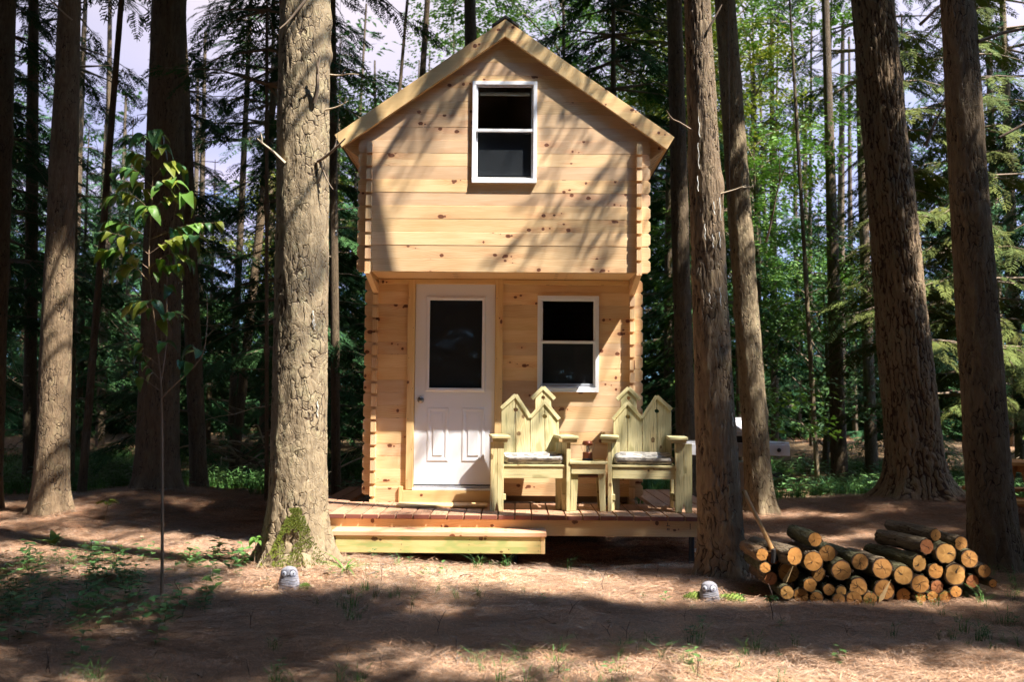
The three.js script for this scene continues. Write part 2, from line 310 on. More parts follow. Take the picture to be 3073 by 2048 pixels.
// one course of logs, cut round the openings
let logNo = 0;
function course(parent, y0, y1, z0, z1, clipRoof, holes) {
  let xl = -TIP, xr = TIP;
  const c = 0.022, pieces = [];
  const edge = (x, yy) => clipRoof ? Math.min(yy, roofAt(x)) : yy;
  if (clipRoof && y0 >= roofAt(0) - 0.01) return;
  if (clipRoof && y0 > roofAt(TIP)) { xr = (4.85 - y0) / SLOPE; xl = -xr; }
  let spans = [[xl, xr]];
  const notches = [];
  for (const [a, b, h0, h1] of holes) {
    if (h1 <= y0 + 0.004 || h0 >= y1 - 0.004) continue;
    if (h0 <= y0 + 0.01 && h1 >= y1 - 0.01) spans = spans.flatMap(([p, q]) => (a > p && b < q ? [[p, a], [b, q]] : [[p, q]]));
    else notches.push([a, b, h0, h1]);
  }
  for (const [p, q] of spans) {
    const pts = [], L = p === -TIP, Rr = q === TIP;
    // bottom edge, left to right
    if (L) pts.push([p, y0 + c], [p + c, y0]); else pts.push([p, y0]);
    for (const [a, b, , h1] of notches) if (h1 < y1 && a > p && b < q) pts.push([a, y0], [a, h1], [b, h1], [b, y0]);
    if (Rr) pts.push([q - c, y0], [q, y0 + c]); else pts.push([q, y0]);
    const topR = edge(q, y1), topL = edge(p, y1);
    if (clipRoof && y1 > roofAt(TIP)) {
      const wt = Math.max(0, (4.85 - y1) / SLOPE);
      if (topR > y0 + 0.012 + c) pts.push([q, topR]);
      if (q >= wt && q > 0 && p < wt) pts.push([wt, y1]);
      else if (q > 0 && q < wt) pts.push([q, y1]);
      for (const [a, b, h0] of notches) if (h0 > y0 && a > p && b < q) pts.push([b, y1], [b, h0], [a, h0], [a, y1]);
      if (p <= -wt && q > -wt && wt > 0.001) pts.push([-wt, y1]);
      else if (p < 0 && p > -wt) pts.push([p, y1]);
      if (p > 0) pts.push([p, Math.min(y1, roofAt(p))]);
      if (q < 0) pts.splice(pts.length - 1, 0, [q, Math.min(y1, roofAt(q))]);
      if (topL > y0 + 0.012 + c && p < 0) pts.push([p, topL]);
    } else {
      if (Rr) pts.push([q, y1 - c], [q - c, y1]); else pts.push([q, y1]);
      for (const [a, b, h0] of notches) if (h0 > y0 && a > p && b < q) pts.push([b, y1], [b, h0], [a, h0], [a, y1]);
      if (L) pts.push([p + c, y1], [p, y1 - c]); else pts.push([p, y1]);
    }
    const clean = pts.filter((v, i) => { const w = pts[(i + 1) % pts.length]; return Math.hypot(v[0] - w[0], v[1] - w[1]) > 0.002; });
    pieces.push(clean);
  }
  const mat = pineMats[Math.floor(hash(logNo, 71) * pineMats.length)], ou = hash(logNo, 72), ov = -y0 / PH + hash(logNo, 73) * 0.12;
  logNo++;
  for (const pts of pieces) part('log', slab(pts, z0 + (hash(logNo, 77) - 0.5) * 0.003, z1 + (hash(logNo, 75) - 0.5) * 0.003, 0.0028, 0, [], ou, ov), mat, parent);
}
const loftWall = sub('loft_front_wall', cabin), lowWall = sub('lower_front_wall', cabin);
for (let i = 0; i < 19; i++) course(loftWall, LOFT + i * LH, LOFT + (i + 1) * LH, ZL - 0.05, ZL, true, [[-0.28, 0.28, 3.392, 4.29]]);
for (let k = 1; k <= 17; k++) course(lowWall, LOFT - k * LH, LOFT - (k - 1) * LH, -0.05, 0, false, [doorHole, [0.342, 0.896, 1.492, 2.374]]);
// corner boards at the foot of the lower wall
part('corner_board', board(0.27, 0.2, 0.052, -1.1, 0.45, 0.008), pineMats[2], lowWall);
// side walls: courses half a log higher, their ends standing proud of the front
for (const s of [-1, 1]) {
  const wall = sub('side_wall', cabin);
  for (let k = 0; k < 28; k++) {
    const y0 = 0.33 + k * LH, y1 = y0 + LH; if (y1 > roofAt(1.26) + 0.03) break;
    const up = y0 > LOFT - 0.06, f = (up ? ZL : 0) + 0.057, g = 0.014;
    let pts;
    if (!up && y1 > LOFT - 0.06) pts = [[BACK, y0], [0.03, y0], [ZL + 0.057, LOFT - 0.012], [ZL + 0.057, y1], [BACK, y1]];
    else pts = [[BACK, y0 + 0.001], [f - 0.075, y0 + 0.001], [f - 0.06, y0 + g], [f, y0 + g], [f, y1 - g], [f - 0.06, y1 - g], [f - 0.075, y1 - 0.001], [BACK, y1 - 0.001]];
    const geo = slab(pts, 0, 0.05, 0.002, 0); geo.rotateY(-Math.PI / 2); geo.translate(s > 0 ? HALF + 0.05 : -HALF, 0, 0);
    part('log', geo, pineMats[(k * 3 + (s > 0 ? 1 : 0)) % 8], wall);
  }
}
// back wall, floors and the inside face of the walls
const shell = sub('interior', cabin);
part('back_wall', slab([[-TIP, 0.34], [TIP, 0.34], [TIP, 3.85], [0, 4.8], [-TIP, 3.85]], BACK, BACK + 0.05, 0.002), pineMats[3], cabin);
part('floor_panel', board(2.4, 0.05, 3.2, 0, 0.44, BACK / 2 - 0.04), interiorMat, shell);
part('loft_floor', board(2.4, 0.05, 3.7, 0, LOFT + 0.055, BACK / 2 + 0.2), interiorMat, shell);
// soffit and the trimmer below the loft
part('soffit', board(2.405, 0.024, 0.5, 0, LOFT + 0.012, ZL / 2 - 0.02, 0.002, 0), pineMats[5], cabin);
part('ledger_board', board(2.405, 0.045, 0.03, 0, LOFT - 0.028, 0.018), trimMats[0], cabin);
// roof
const roof = sub('roof', cabin);
for (const s of [-1, 1]) {
  const P = (x, y) => [s * x, y], order = (a) => (s > 0 ? a : a.slice().reverse());
  part('bargeboard', slab(order([P(0.0012, 4.713), P(1.48, 3.6726), P(1.548, 3.7855), P(0.0012, 4.874)]), ZL + 0.03, ZL + 0.068, 0.002), trimMats[s > 0 ? 1 : 0], roof).rotation.set(0, 0, 0);
  part('roof_boards', slab(order([P(0.001, 4.846), P(1.535, 4.846 - SLOPE * 1.535), P(1.535, 4.872 - SLOPE * 1.535), P(0.001, 4.872)]), BACK - 0.1, ZL + 0.029, 0.001), pineMats[4], roof);
  part('eave_soffit', slab(order([P(1.257, 3.6), P(1.337, 3.6), P(1.47, 3.7), P(1.47, 3.8), P(1.257, 3.94)]), BACK, ZL - 0.04, 0.002), pineMats[6], roof);
  for (let k = 0; k < 13; k++) {
    const a = 1.56 - k * 0.122, b = Math.max(0.02, a - 0.15), lift = 0.004;
    part('shingle_course', slab(order([P(b, 4.8735 + lift - SLOPE * b), P(a, 4.8735 + lift - SLOPE * a), P(a, 4.8735 + lift + 0.012 - SLOPE * a), P(b, 4.8735 + lift + 0.005 - SLOPE * b)]), BACK - 0.12, ZL + 0.028, 0), shingleMat, roof);
  }
}
part('ridge_cap', slab([[-0.12, 4.816], [0, 4.9], [0.12, 4.816], [0.125, 4.834], [0, 4.922], [-0.125, 4.834]], BACK - 0.12, ZL + 0.05, 0), shingleMat, roof);
// windows
function sashWindow(x0, x1, y0, y1, zf, lower) {
  const w = sub('window', cabin), cx = (x0 + x1) / 2, cy = (y0 + y1) / 2, W = x1 - x0, H = y1 - y0, t = 0.034;
  const f = [];
  f.push(board(W, t, 0.05, cx, y1 - t / 2, zf + 0.004), board(W, t, 0.055, cx, y0 + t / 2, zf + 0.004), board(t, H - 2 * t, 0.049, x0 + t / 2, cy, zf + 0.004), board(t, H - 2 * t, 0.049, x1 - t / 2, cy, zf + 0.004));
  f.push(board(W - 0.004, 0.008, 0.06, cx, y0 - 0.004, zf + 0.006));
  part('frame', merged(f), whiteVinyl, w);
  const xi0 = x0 + t, xi1 = x1 - t, mid = cy + 0.012, s = 0.017;
  const ring = (a, b, c, d, z) => merged([board(b - a, s, 0.02, (a + b) / 2, d - s / 2, z), board(b - a, s * 1.1, 0.02, (a + b) / 2, c + s / 2, z), board(s, d - c - 2.1 * s, 0.0198, a + s / 2, (c + d) / 2, z), board(s, d - c - 2.1 * s, 0.0198, b - s / 2, (c + d) / 2, z)]);
  part('upper_sash', ring(xi0, xi1, mid - 0.012, y1 - t, zf + 0.001), whiteVinyl, w);
  part('lower_sash', ring(xi0, xi1, y0 + t, mid + 0.012, zf - 0.021), whiteVinyl, w);
  part('meeting_rail', board(xi1 - xi0, 0.026, 0.012, cx, mid, zf + 0.016), whiteVinyl, w);
  const pane = (a, b, z, name) => part(name, new THREE.PlaneGeometry(xi1 - xi0 - 2 * s, b - a).translate(cx, (a + b) / 2, z), glass, w);
  pane(mid + 0.005, y1 - t - s, zf, 'upper_pane');
  pane(y0 + t + s, mid - 0.006, zf - 0.022, 'lower_pane');
  const sc = part('insect_screen', new THREE.PlaneGeometry(xi1 - xi0 - 2 * s, mid - y0 - t - s - 0.02).translate(cx, (mid + y0 + t + s - 0.02) / 2 + 0.018, zf - 0.036), screenMat, w);
  if (!lower) part('roller_blind', new THREE.CylinderGeometry(0.018, 0.018, xi1 - xi0 - 0.06, 10).rotateZ(Math.PI / 2).translate(cx, y1 - 0.085, zf - 0.09), std({ name: 'blind_cloth', color: rgb(0.5, 0.47, 0.4) }), w);
  else part('lock_rail', board(xi1 - xi0 - 2 * s, 0.02, 0.01, cx, y0 + t + s + 0.014, zf - 0.012), std({ name: 'grey_vinyl', color: rgb(0.3, 0.32, 0.36), roughness: 0.4 }), w);
  return w;
}
sashWindow(...loftWin, ZL, false);
sashWindow(...lowWin, 0, true);
// door
{
  const d = sub('door', cabin), x0 = -0.845, x1 = -0.082, y0 = 0.552, y1 = 2.503, cx = (x0 + x1) / 2, zf = 0.004;
  const g = [-0.712, -0.202, 1.498, 2.342]; // glass
  const slabM = [board(x1 - x0, y1 - g[3], 0.044, cx, (y1 + g[3]) / 2, zf - 0.022, 0.002), board(x1 - x0, g[2] - y0, 0.044, cx, (y0 + g[2]) / 2, zf - 0.022, 0.002), board(g[0] - x0, g[3] - g[2], 0.0438, (x0 + g[0]) / 2, (g[2] + g[3]) / 2, zf - 0.0221, 0.001), board(x1 - g[1], g[3] - g[2], 0.0438, (x1 + g[1]) / 2, (g[2] + g[3]) / 2, zf - 0.0221, 0.001)];
  part('leaf', merged(slabM), whitePaint, d);
  const mould = (a, b, c, e, w, h) => { // raised moulding with sloped sides
    const s = new THREE.Shape([[a, c], [b, c], [b, e], [a, e]].map((p) => new THREE.Vector2(...p)));
    s.holes.push(new THREE.Path([[a + w, c + w], [a + w, e - w], [b - w, e - w], [b - w, c + w]].map((p) => new THREE.Vector2(...p))));
    return new THREE.ExtrudeGeometry(s, { depth: h * 0.3, bevelEnabled: true, bevelThickness: h * 0.7, bevelSize: w * 0.28, bevelOffset: -w * 0.28, bevelSegments: 2 }).translate(0, 0, zf - 0.001);
  };
  part('glazing_frame', mould(g[0] - 0.03, g[1] + 0.03, g[2] - 0.035, g[3] + 0.035, 0.034, 0.014), whitePaint, d);
  for (const [a, b] of [[-0.72, -0.52], [-0.388, -0.174]]) {
    const p = part('panel', mould(a, b, 0.798, 1.308, 0.03, 0.007), whitePaint, d);
    part('panel_field', board(b - a - 0.11, 0.51 - 0.11, 0.008, (a + b) / 2, 1.053, zf + 0.002, 0.004), whitePaint, p);
  }
  part('pane', new THREE.PlaneGeometry(g[1] - g[0], g[3] - g[2]).translate((g[0] + g[1]) / 2, (g[2] + g[3]) / 2, zf - 0.008), glass, d);
  part('bug_screen', new THREE.PlaneGeometry(g[1] - g[0] + 0.02, g[3] - g[2] + 0.02).translate((g[0] + g[1]) / 2, (g[2] + g[3]) / 2, zf - 0.034), screenMat, d);
  part('knob', lathe([[0, 0.062], [0.02, 0.06], [0.027, 0.05], [0.027, 0.042], [0.018, 0.034], [0.01, 0.028], [0.01, 0.01], [0.03, 0.008], [0.032, 0.0], [0, 0]], 24).rotateX(Math.PI / 2).translate(-0.786, 1.38, zf), brushedNickel, d);
  part('sweep', board(x1 - x0 - 0.004, 0.012, 0.012, cx, y0 + 0.022, zf + 0.004), gasket, d);
  part('threshold', board(x1 - x0 + 0.02, 0.02, 0.1, cx, 0.537, 0.0), whiteVinyl, cabin);
  for (const [a, b] of [[-0.918, -0.848], [-0.079, -0.007]]) {
    const c = part('door_casing', board(b - a, 2.543 - 0.53, 0.085, (a + b) / 2, (2.543 + 0.53) / 2, -0.006), trimMats[1], cabin);
    for (let k = 0; k < 7; k++) part('nail', new THREE.CylinderGeometry(0.0035, 0.0035, 0.004, 8).rotateX(Math.PI / 2).translate((a + b) / 2 + (k % 2 ? 0.02 : -0.02), 0.62 + k * 0.29, 0.0365), nailMat, c);
  }
  part('door_head', board(0.768, 0.038, 0.075, cx, 2.524, -0.008), trimMats[0], cabin);
  part('door_sill_beam', board(0.9, 0.112, 0.075, -0.49, 0.468, 0.02), trimMats[1], cabin);
  part('sill_block', board(0.04, 0.15, 0.075, -0.96, 0.486, 0.02), trimMats[0], cabin);
}
shade(cabin);

// ------------------------------------------------------------------ deck and step
const DECK = 0.412, DZ0 = -8.52, DZ1 = -11.25, PITCHB = 0.1432;
{
  const deck = thing('wooden_deck', 'low brown board deck with pale fascia running round the cabin', 'deck', [0, 0, DZ0]);
  let n = 0;
  const R = rngOf(31);
  for (let x = -1.86; x < 1.76; x += PITCHB, n++) {
    const cx = x + PITCHB / 2, off = cx - CX, under = Math.abs(off) < 1.4, len = under ? 1.055 : -DZ1 + DZ0, w = PITCHB - 0.01, y = DECK - 0.019 + (R() - 0.5) * 0.003;
    const g = board(w, 0.038, len, cx, y, -len / 2 + 0.02 + (R() - 0.5) * 0.006, 0.005, 2);
    part('deck_board', g, deckMats[Math.floor(R() * 4)], deck);
    part('board_end', new RoundedBoxGeometry(w - 0.004, 0.034, 0.006, 1, 0.002).translate(cx, y, 0.0225), deckEnd, deck);
  }
  part('fascia', board(3.64, 0.132, 0.038, -0.05, 0.306, -0.019), fasciaMat, deck);
  part('rim_joist', board(0.038, 0.13, 2.68, 1.735, 0.305, -1.38), fasciaMat, deck);
  part('rim_joist', board(0.038, 0.13, 2.68, -1.835, 0.305, -1.38), fasciaMat, deck);
  for (let x = -1.4; x < 1.6; x += 0.41) part('joist', board(0.038, 0.12, 2.6, x, 0.3, -1.38), fasciaMat, deck);
  for (const [x, z] of [[-1.7, -0.25], [0, -0.35], [1.5, -0.05], [1.6, -2.4], [-1.6, -2.4]]) { const p = part('pile', new THREE.CylinderGeometry(0.024, 0.024, 0.34, 12).translate(x, 0.09, z), darkSteel, deck); part('pile_cap', new THREE.CylinderGeometry(0.013, 0.013, 0.03, 10).translate(x + 0.035, 0.125, z + 0.01), whiteVinyl, p); }
  // stamped marks on the fascia
  const ink = std({ name: 'lumber_ink', color: rgb(0.06, 0.05, 0.05), roughness: 0.9 });
  const mk = (x, y, w, h) => new THREE.BoxGeometry(w, h, 0.001).translate(x, y, 0.0009);
  part('stamp', merged([mk(1.29, 0.345, 0.006, 0.03), mk(1.295, 0.332, 0.03, 0.006), mk(1.295, 0.31, 0.02, 0.005), mk(1.287, 0.303, 0.005, 0.014), mk(1.295, 0.298, 0.02, 0.005), mk(1.303, 0.303, 0.005, 0.014), mk(1.48, 0.328, 0.006, 0.05)]), ink, deck);
}
{
  const st = thing('entrance_step', 'long wooden step with green tinged riser below the cabin deck', 'step', [-0.62, 0, -8.37]);
  part('tread', board(1.76, 0.036, 0.29, 0, 0.285, 0, 0.004), treadMat, st);
  part('riser', board(1.7, 0.137, 0.036, -0.015, 0.1975, 0.113, 0.004), riserMat, st);
  for (const x of [-0.853, 0.853]) part('end_board', board(0.034, 0.137, 0.262, x, 0.1975, 0.0, 0.003), trimMats[0], st);
  for (const x of [-0.6, 0, 0.6]) part('stringer', board(0.038, 0.11, 0.22, x, 0.21, -0.02), fasciaMat, st);
  const nails = [];
  for (const x of [-0.84, -0.3, 0.25, 0.82]) for (const y of [0.155, 0.2, 0.24]) nails.push(new THREE.CylinderGeometry(0.0035, 0.0035, 0.003, 7).rotateX(Math.PI / 2).translate(x + (y - 0.2) * 0.1, y, 0.1315));
  nails.forEach((g) => part('nail', g, nailMat, st));
}
{
  const m = thing('door_mat', 'thin tan mat lying on the deck in front of the white door', 'mat', [-0.66, DECK + 0.002, -9.18]);
  const g = new RoundedBoxGeometry(0.82, 0.022, 0.28, 2, 0.01).translate(0, 0.011, 0);
  part('mat', grainUV(g, 0), trimMats[0], m);
}
// ------------------------------------------------------------------ porch furniture
function halfHouse(x0, x1, y0, yA, yB, holeX, holeY, r) { // board from x0 to x1, roof height yA at x0 and yB at x1, half a round hole on the edge holeX
  const s = new THREE.Shape(), left = holeX === x0;
  s.moveTo(x0, y0); s.lineTo(x1, y0);
  if (!left && r) { s.lineTo(x1, holeY - r); s.absarc(x1, holeY, r, -Math.PI / 2, Math.PI / 2, true); }
  s.lineTo(x1, yB); s.lineTo(x0, yA);
  if (left && r) { s.lineTo(x0, holeY + r); s.absarc(x0, holeY, r, Math.PI / 2, -Math.PI / 2, true); }
  s.lineTo(x0, y0);
  const g = new THREE.ExtrudeGeometry(s, { depth: 0.016, bevelEnabled: true, bevelThickness: 0.0025, bevelSize: 0.0025, bevelOffset: -0.0025, bevelSegments: 1, curveSegments: 8 });
  boardCount++;
  return grainUV(g, 1, hash(boardCount, 1), hash(boardCount, 2));
}
function roofStrip(xa, ya, xb, yb, t, z0, z1) { // a strip of board lying along a slope
  const dx = xb - xa, dy = yb - ya, l = Math.hypot(dx, dy), g = board(l, t, z1 - z0, 0, 0, 0, 0.002, 0);
  g.rotateZ(Math.atan2(dy, dx)); g.translate((xa + xb) / 2, (ya + yb) / 2, (z0 + z1) / 2);
  return g;
}
function porchChair(label, pos, turn, flip, outer, pw) {
  const c = thing('porch_chair', label, 'chair', pos, turn, 'birdhouse backed porch chairs');
  const W = 0.27, PM = (i) => paleGreen[i % 3];
  // side panels of two pickets with a V cut between them
  for (const s of [-1, 1]) {
    for (const k of [0, 1]) {
      const w = 0.115, z0 = 0.24 - k * (w + 0.004), pts = k === 0 ? [[z0 - w + 0.022, 0], [z0, 0], [z0, 0.6], [z0 - w, 0.6], [z0 - w, 0.1]] : [[z0 - w, 0], [z0 - 0.022, 0], [z0, 0.1], [z0, 0.6], [z0 - w, 0.6]];
      const g = slab(pts, 0, 0.028, 0.0025, 1); g.rotateY(-Math.PI / 2); g.translate(0.014, 0, -0.24); if (s !== outer) g.rotateY(0.32 * s); g.translate(s * 0.295, 0, 0.24);
      part('side_picket', g, PM(k + 1), c);
    }
    if (s !== outer) part('front_stile', slab([[-0.018, 0], [0.018, 0], [0.018, 0.6], [-0.018, 0.6]], 0.241, 0.263, 0.003, 1).translate(s * 0.296, 0, 0), PM(s > 0 ? 0 : 2), c);
    else for (const k of [0, 1]) { // two pickets facing the front, a V cut where they meet
      const a = 0.272 + k * (pw + 0.002), b = a + pw, pts = k ? [[a + 0.016, 0], [b, 0], [b, 0.6], [a, 0.6], [a, 0.085]] : [[a, 0], [b - 0.016, 0], [b, 0.085], [b, 0.6], [a, 0.6]];
      part('front_picket', slab(s > 0 ? pts : pts.map(([x, y]) => [-x, y]).reverse(), 0.241, 0.263, 0.003, 1), PM(k * 2), c);
    }
    const bp = slab([[-0.24, 0], [-0.13, 0], [-0.09, 0.1], [-0.11, 0.33], [-0.24, 0.33]], 0, 0.028, 0.0025, 1); bp.rotateY(-Math.PI / 2); bp.translate(s * 0.268 + 0.014, 0, 0);
    part('rear_leg', bp, PM(2), c);
    part('side_rail', board(0.025, 0.05, 0.44, s * 0.262, 0.12, 0.0), PM(1), c);
    const arm = board(0.165, 0.026, 0.56, s * 0.3, 0.645, 0.02, 0.006, 2);
    part('armrest', arm, PM(0), c);
    part('arm_cleat', board(0.13, 0.03, 0.02, s * 0.305, 0.617, 0.273, 0.004), PM(2), c);
  }
  part('front_apron', board(0.55, 0.1, 0.024, 0, 0.335, 0.226, 0.003), PM(1), c);
  part('seat_edge', board(0.555, 0.02, 0.05, 0, 0.396, 0.222, 0.004), PM(0), c);
  part('seat_board', board(0.55, 0.018, 0.38, 0, 0.392, 0.0, 0.003), PM(2), c);
  // back: two little house fronts side by side and a narrow third one behind
  const back = sub('backrest', c);
  back.position.set(0, 0.3, -0.2); back.rotation.x = -0.14; back.scale.x = flip ? -1 : 1;
  const hs = [[-W, 0, 0.605, 0.715, 0.52], [0, W, 0.52, 0.655, 0.505]], r = 0.018;
  hs.forEach(([x0, x1, ya, yp, yb], i) => {
    const m = (x0 + x1) / 2;
    part('back_board', halfHouse(x0 + 0.002, m - 0.0025, 0.05, ya, yp, m - 0.0025, yp - 0.13, r), PM(i), back);
    part('back_board', halfHouse(m + 0.0025, x1 - 0.002, 0.05, yp, yb, m + 0.0025, yp - 0.13, r), PM(i + 2), back);
    part('roof_strip', roofStrip(x0 - 0.001, ya - 0.008, m, yp + 0.008, 0.034, 0.012, 0.032), PM(0), back);
    part('roof_strip', roofStrip(m, yp + 0.0085, x1 + 0.001, yb - 0.007, 0.034, 0.0125, 0.0325), PM(1), back);
  });
  const m = 0.125, yp = 0.79;
  part('back_board', halfHouse(m - 0.075, m - 0.0015, 0.3, yp - 0.075, yp, m - 0.0015, yp - 0.085, 0.016).translate(0, 0, -0.022), PM(2), back);
  part('back_board', halfHouse(m + 0.0015, m + 0.075, 0.3, yp, yp - 0.075, m + 0.0015, yp - 0.085, 0.016).translate(0, 0, -0.022), PM(1), back);
  part('roof_strip', roofStrip(m - 0.108, yp - 0.098, m, yp + 0.012, 0.036, -0.012, 0.008), PM(0), back);
  part('roof_strip', roofStrip(m, yp + 0.0125, m + 0.108, yp - 0.098, 0.036, -0.0115, 0.0085), PM(2), back);
  part('back_cleat', board(0.5, 0.05, 0.02, 0, 0.2, -0.012), PM(1), back);
  return shade(c);
}
porchChair('pale green birdhouse backed porch chair nearest the white door', [0.155, DECK + 0.001, -9.08], 0.07, false, -1, 0.058);
porchChair('pale green birdhouse backed porch chair at the far end of the deck', [1.155, DECK + 0.001, -9.09], -0.1, true, 1, 0.072);
const canvasCloth = std({ name: 'faded_canvas', roughness: 0.9, map: dataTex(256, 128, (x, y, c) => { const n = fbm(x / 22, y / 20, 4, 300, 0, 0), m = smooth(0.42, 0.6, n), w = 0.94 + 0.06 * ((x ^ y) & 1); c[0] = lerp(186, 124, m) * w; c[1] = lerp(180, 120, m) * w; c[2] = lerp(168, 114, m) * w; }) });
function cushion(label, pos, turn, seed) {
  const g0 = new RoundedBoxGeometry(0.535, 0.098, 0.44, 10, 0.045), g = mergeVertices(g0.deleteAttribute('normal'), 1e-4), p = g.attributes.position;
  for (let i = 0; i < p.count; i++) {
    const x = p.getX(i), y = p.getY(i), z = p.getZ(i), fold = Math.abs(fbm(x * 9 + seed, z * 7 + y * 16, 3, seed) - 0.5) * 2, f2 = fbm(x * 24, y * 18 + z * 20 + seed, 2, seed + 4) - 0.5, e = smooth(0.1, 0.27, Math.abs(x));
    p.setXYZ(i, x * (1 + 0.02 * f2), y * (1 - 0.1 * e) + (0.034 * (0.35 - fold) + 0.016 * f2) * (y > 0 ? 1 : 0.25), z + 0.05 * (0.4 - fold) * Math.sign(z) * Math.abs(z) / 0.22 + 0.012 * f2);
  }
  g.computeVertexNormals();
  const o = thing('seat_cushion', label, 'cushion', pos, turn, 'canvas seat cushions');
  part('cover', g, canvasCloth, o);
  return o;
}
cushion('crumpled grey canvas cushion on the porch chair nearest the door', [0.155, DECK + 0.452, -9.07], 0.07, 3);
cushion('crumpled grey canvas cushion on the porch chair at the deck end', [1.152, DECK + 0.452, -9.08], -0.1, 29);
{
  const t = thing('side_table', 'small pale green side table between the two porch chairs', 'table', [0.645, DECK + 0.001, -9.0]);
  part('table_top', board(0.335, 0.024, 0.34, 0, 0.425, 0, 0.004, 0), paleGreen[2], t);
  for (const s of [-1, 1]) for (const z of [0.12, -0.12]) part('leg', slab([[s * 0.155 - (s > 0 ? 0.05 : 0.0), 0], [s * 0.155 + (s > 0 ? 0.0 : 0.05), 0], [s * 0.15 + (s > 0 ? 0 : 0.068), 0.41], [s * 0.15 - (s > 0 ? 0.068 : 0), 0.41]], z - 0.012, z + 0.012, 0.002, 1), paleGreen[s > 0 ? 0 : 1], t);
  for (const z of [0.135, -0.135]) part('apron', board(0.3, 0.085, 0.02, 0, 0.368, z * 1.05, 0.003), paleGreen[1], t);
  part('shelf_board', board(0.2, 0.018, 0.22, 0, 0.3, 0), std({ name: 'red_brown_wood', color: rgb(0.16, 0.06, 0.03), roughness: 0.5 }), t);
}
{
  const l = thing('camping_lantern', 'small copper and black lantern standing on the side table', 'lantern', [0.645, DECK + 0.439, -8.96]);
  const copper = std({ name: 'brown_enamel', color: rgb(0.2, 0.06, 0.03), roughness: 0.28, metalness: 0.35 }), black = std({ name: 'black_plastic', color: rgb(0.015, 0.015, 0.016), roughness: 0.4 });
  part('foot', lathe([[0, 0], [0.046, 0], [0.048, 0.004], [0.046, 0.02], [0, 0.02]]), black, l);
  part('base', lathe([[0.044, 0.02], [0.045, 0.04], [0.043, 0.045], [0.0445, 0.05], [0.044, 0.07], [0.038, 0.075], [0, 0.075]]), copper, l);
  part('globe', lathe([[0.03, 0.074], [0.033, 0.1], [0.03, 0.134]]), new THREE.MeshPhysicalMaterial({ name: 'lantern_glass', color: rgb(0.95, 0.95, 0.93), transmission: 1, roughness: 0.05, thickness: 0 }), l);
  part('mantle', lathe([[0, 0.075], [0.014, 0.078], [0.0125, 0.1], [0.014, 0.132], [0, 0.134]]), std({ name: 'frosted_tube', color: rgb(0.55, 0.53, 0.52), roughness: 0.5 }), l);
  part('cap', lathe([[0.032, 0.133], [0.045, 0.139], [0.05, 0.154], [0.044, 0.158], [0.041, 0.172], [0.036, 0.175], [0, 0.176]]), copper, l);
  for (const a of [0.6, 2.2, 3.9, 5.5]) part('guard_wire', tube([V(Math.cos(a) * 0.04, 0.07, Math.sin(a) * 0.04), V(Math.cos(a) * 0.041, 0.14, Math.sin(a) * 0.041)], [0.0012, 0.0012], 5), brushedNickel, l);
  const w = []; for (let i = 0; i <= 16; i++) { const t = i / 16 * Math.PI; w.push(V(-Math.cos(t) * 0.06 * (0.85 + 0.15 * Math.cos(t) ** 2), 0.15 - Math.sin(t) * 0.1 * 1.0, 0.012)); }
  part('bail_handle', tube(w, w.map(() => 0.0014), 5), brushedNickel, l);
}
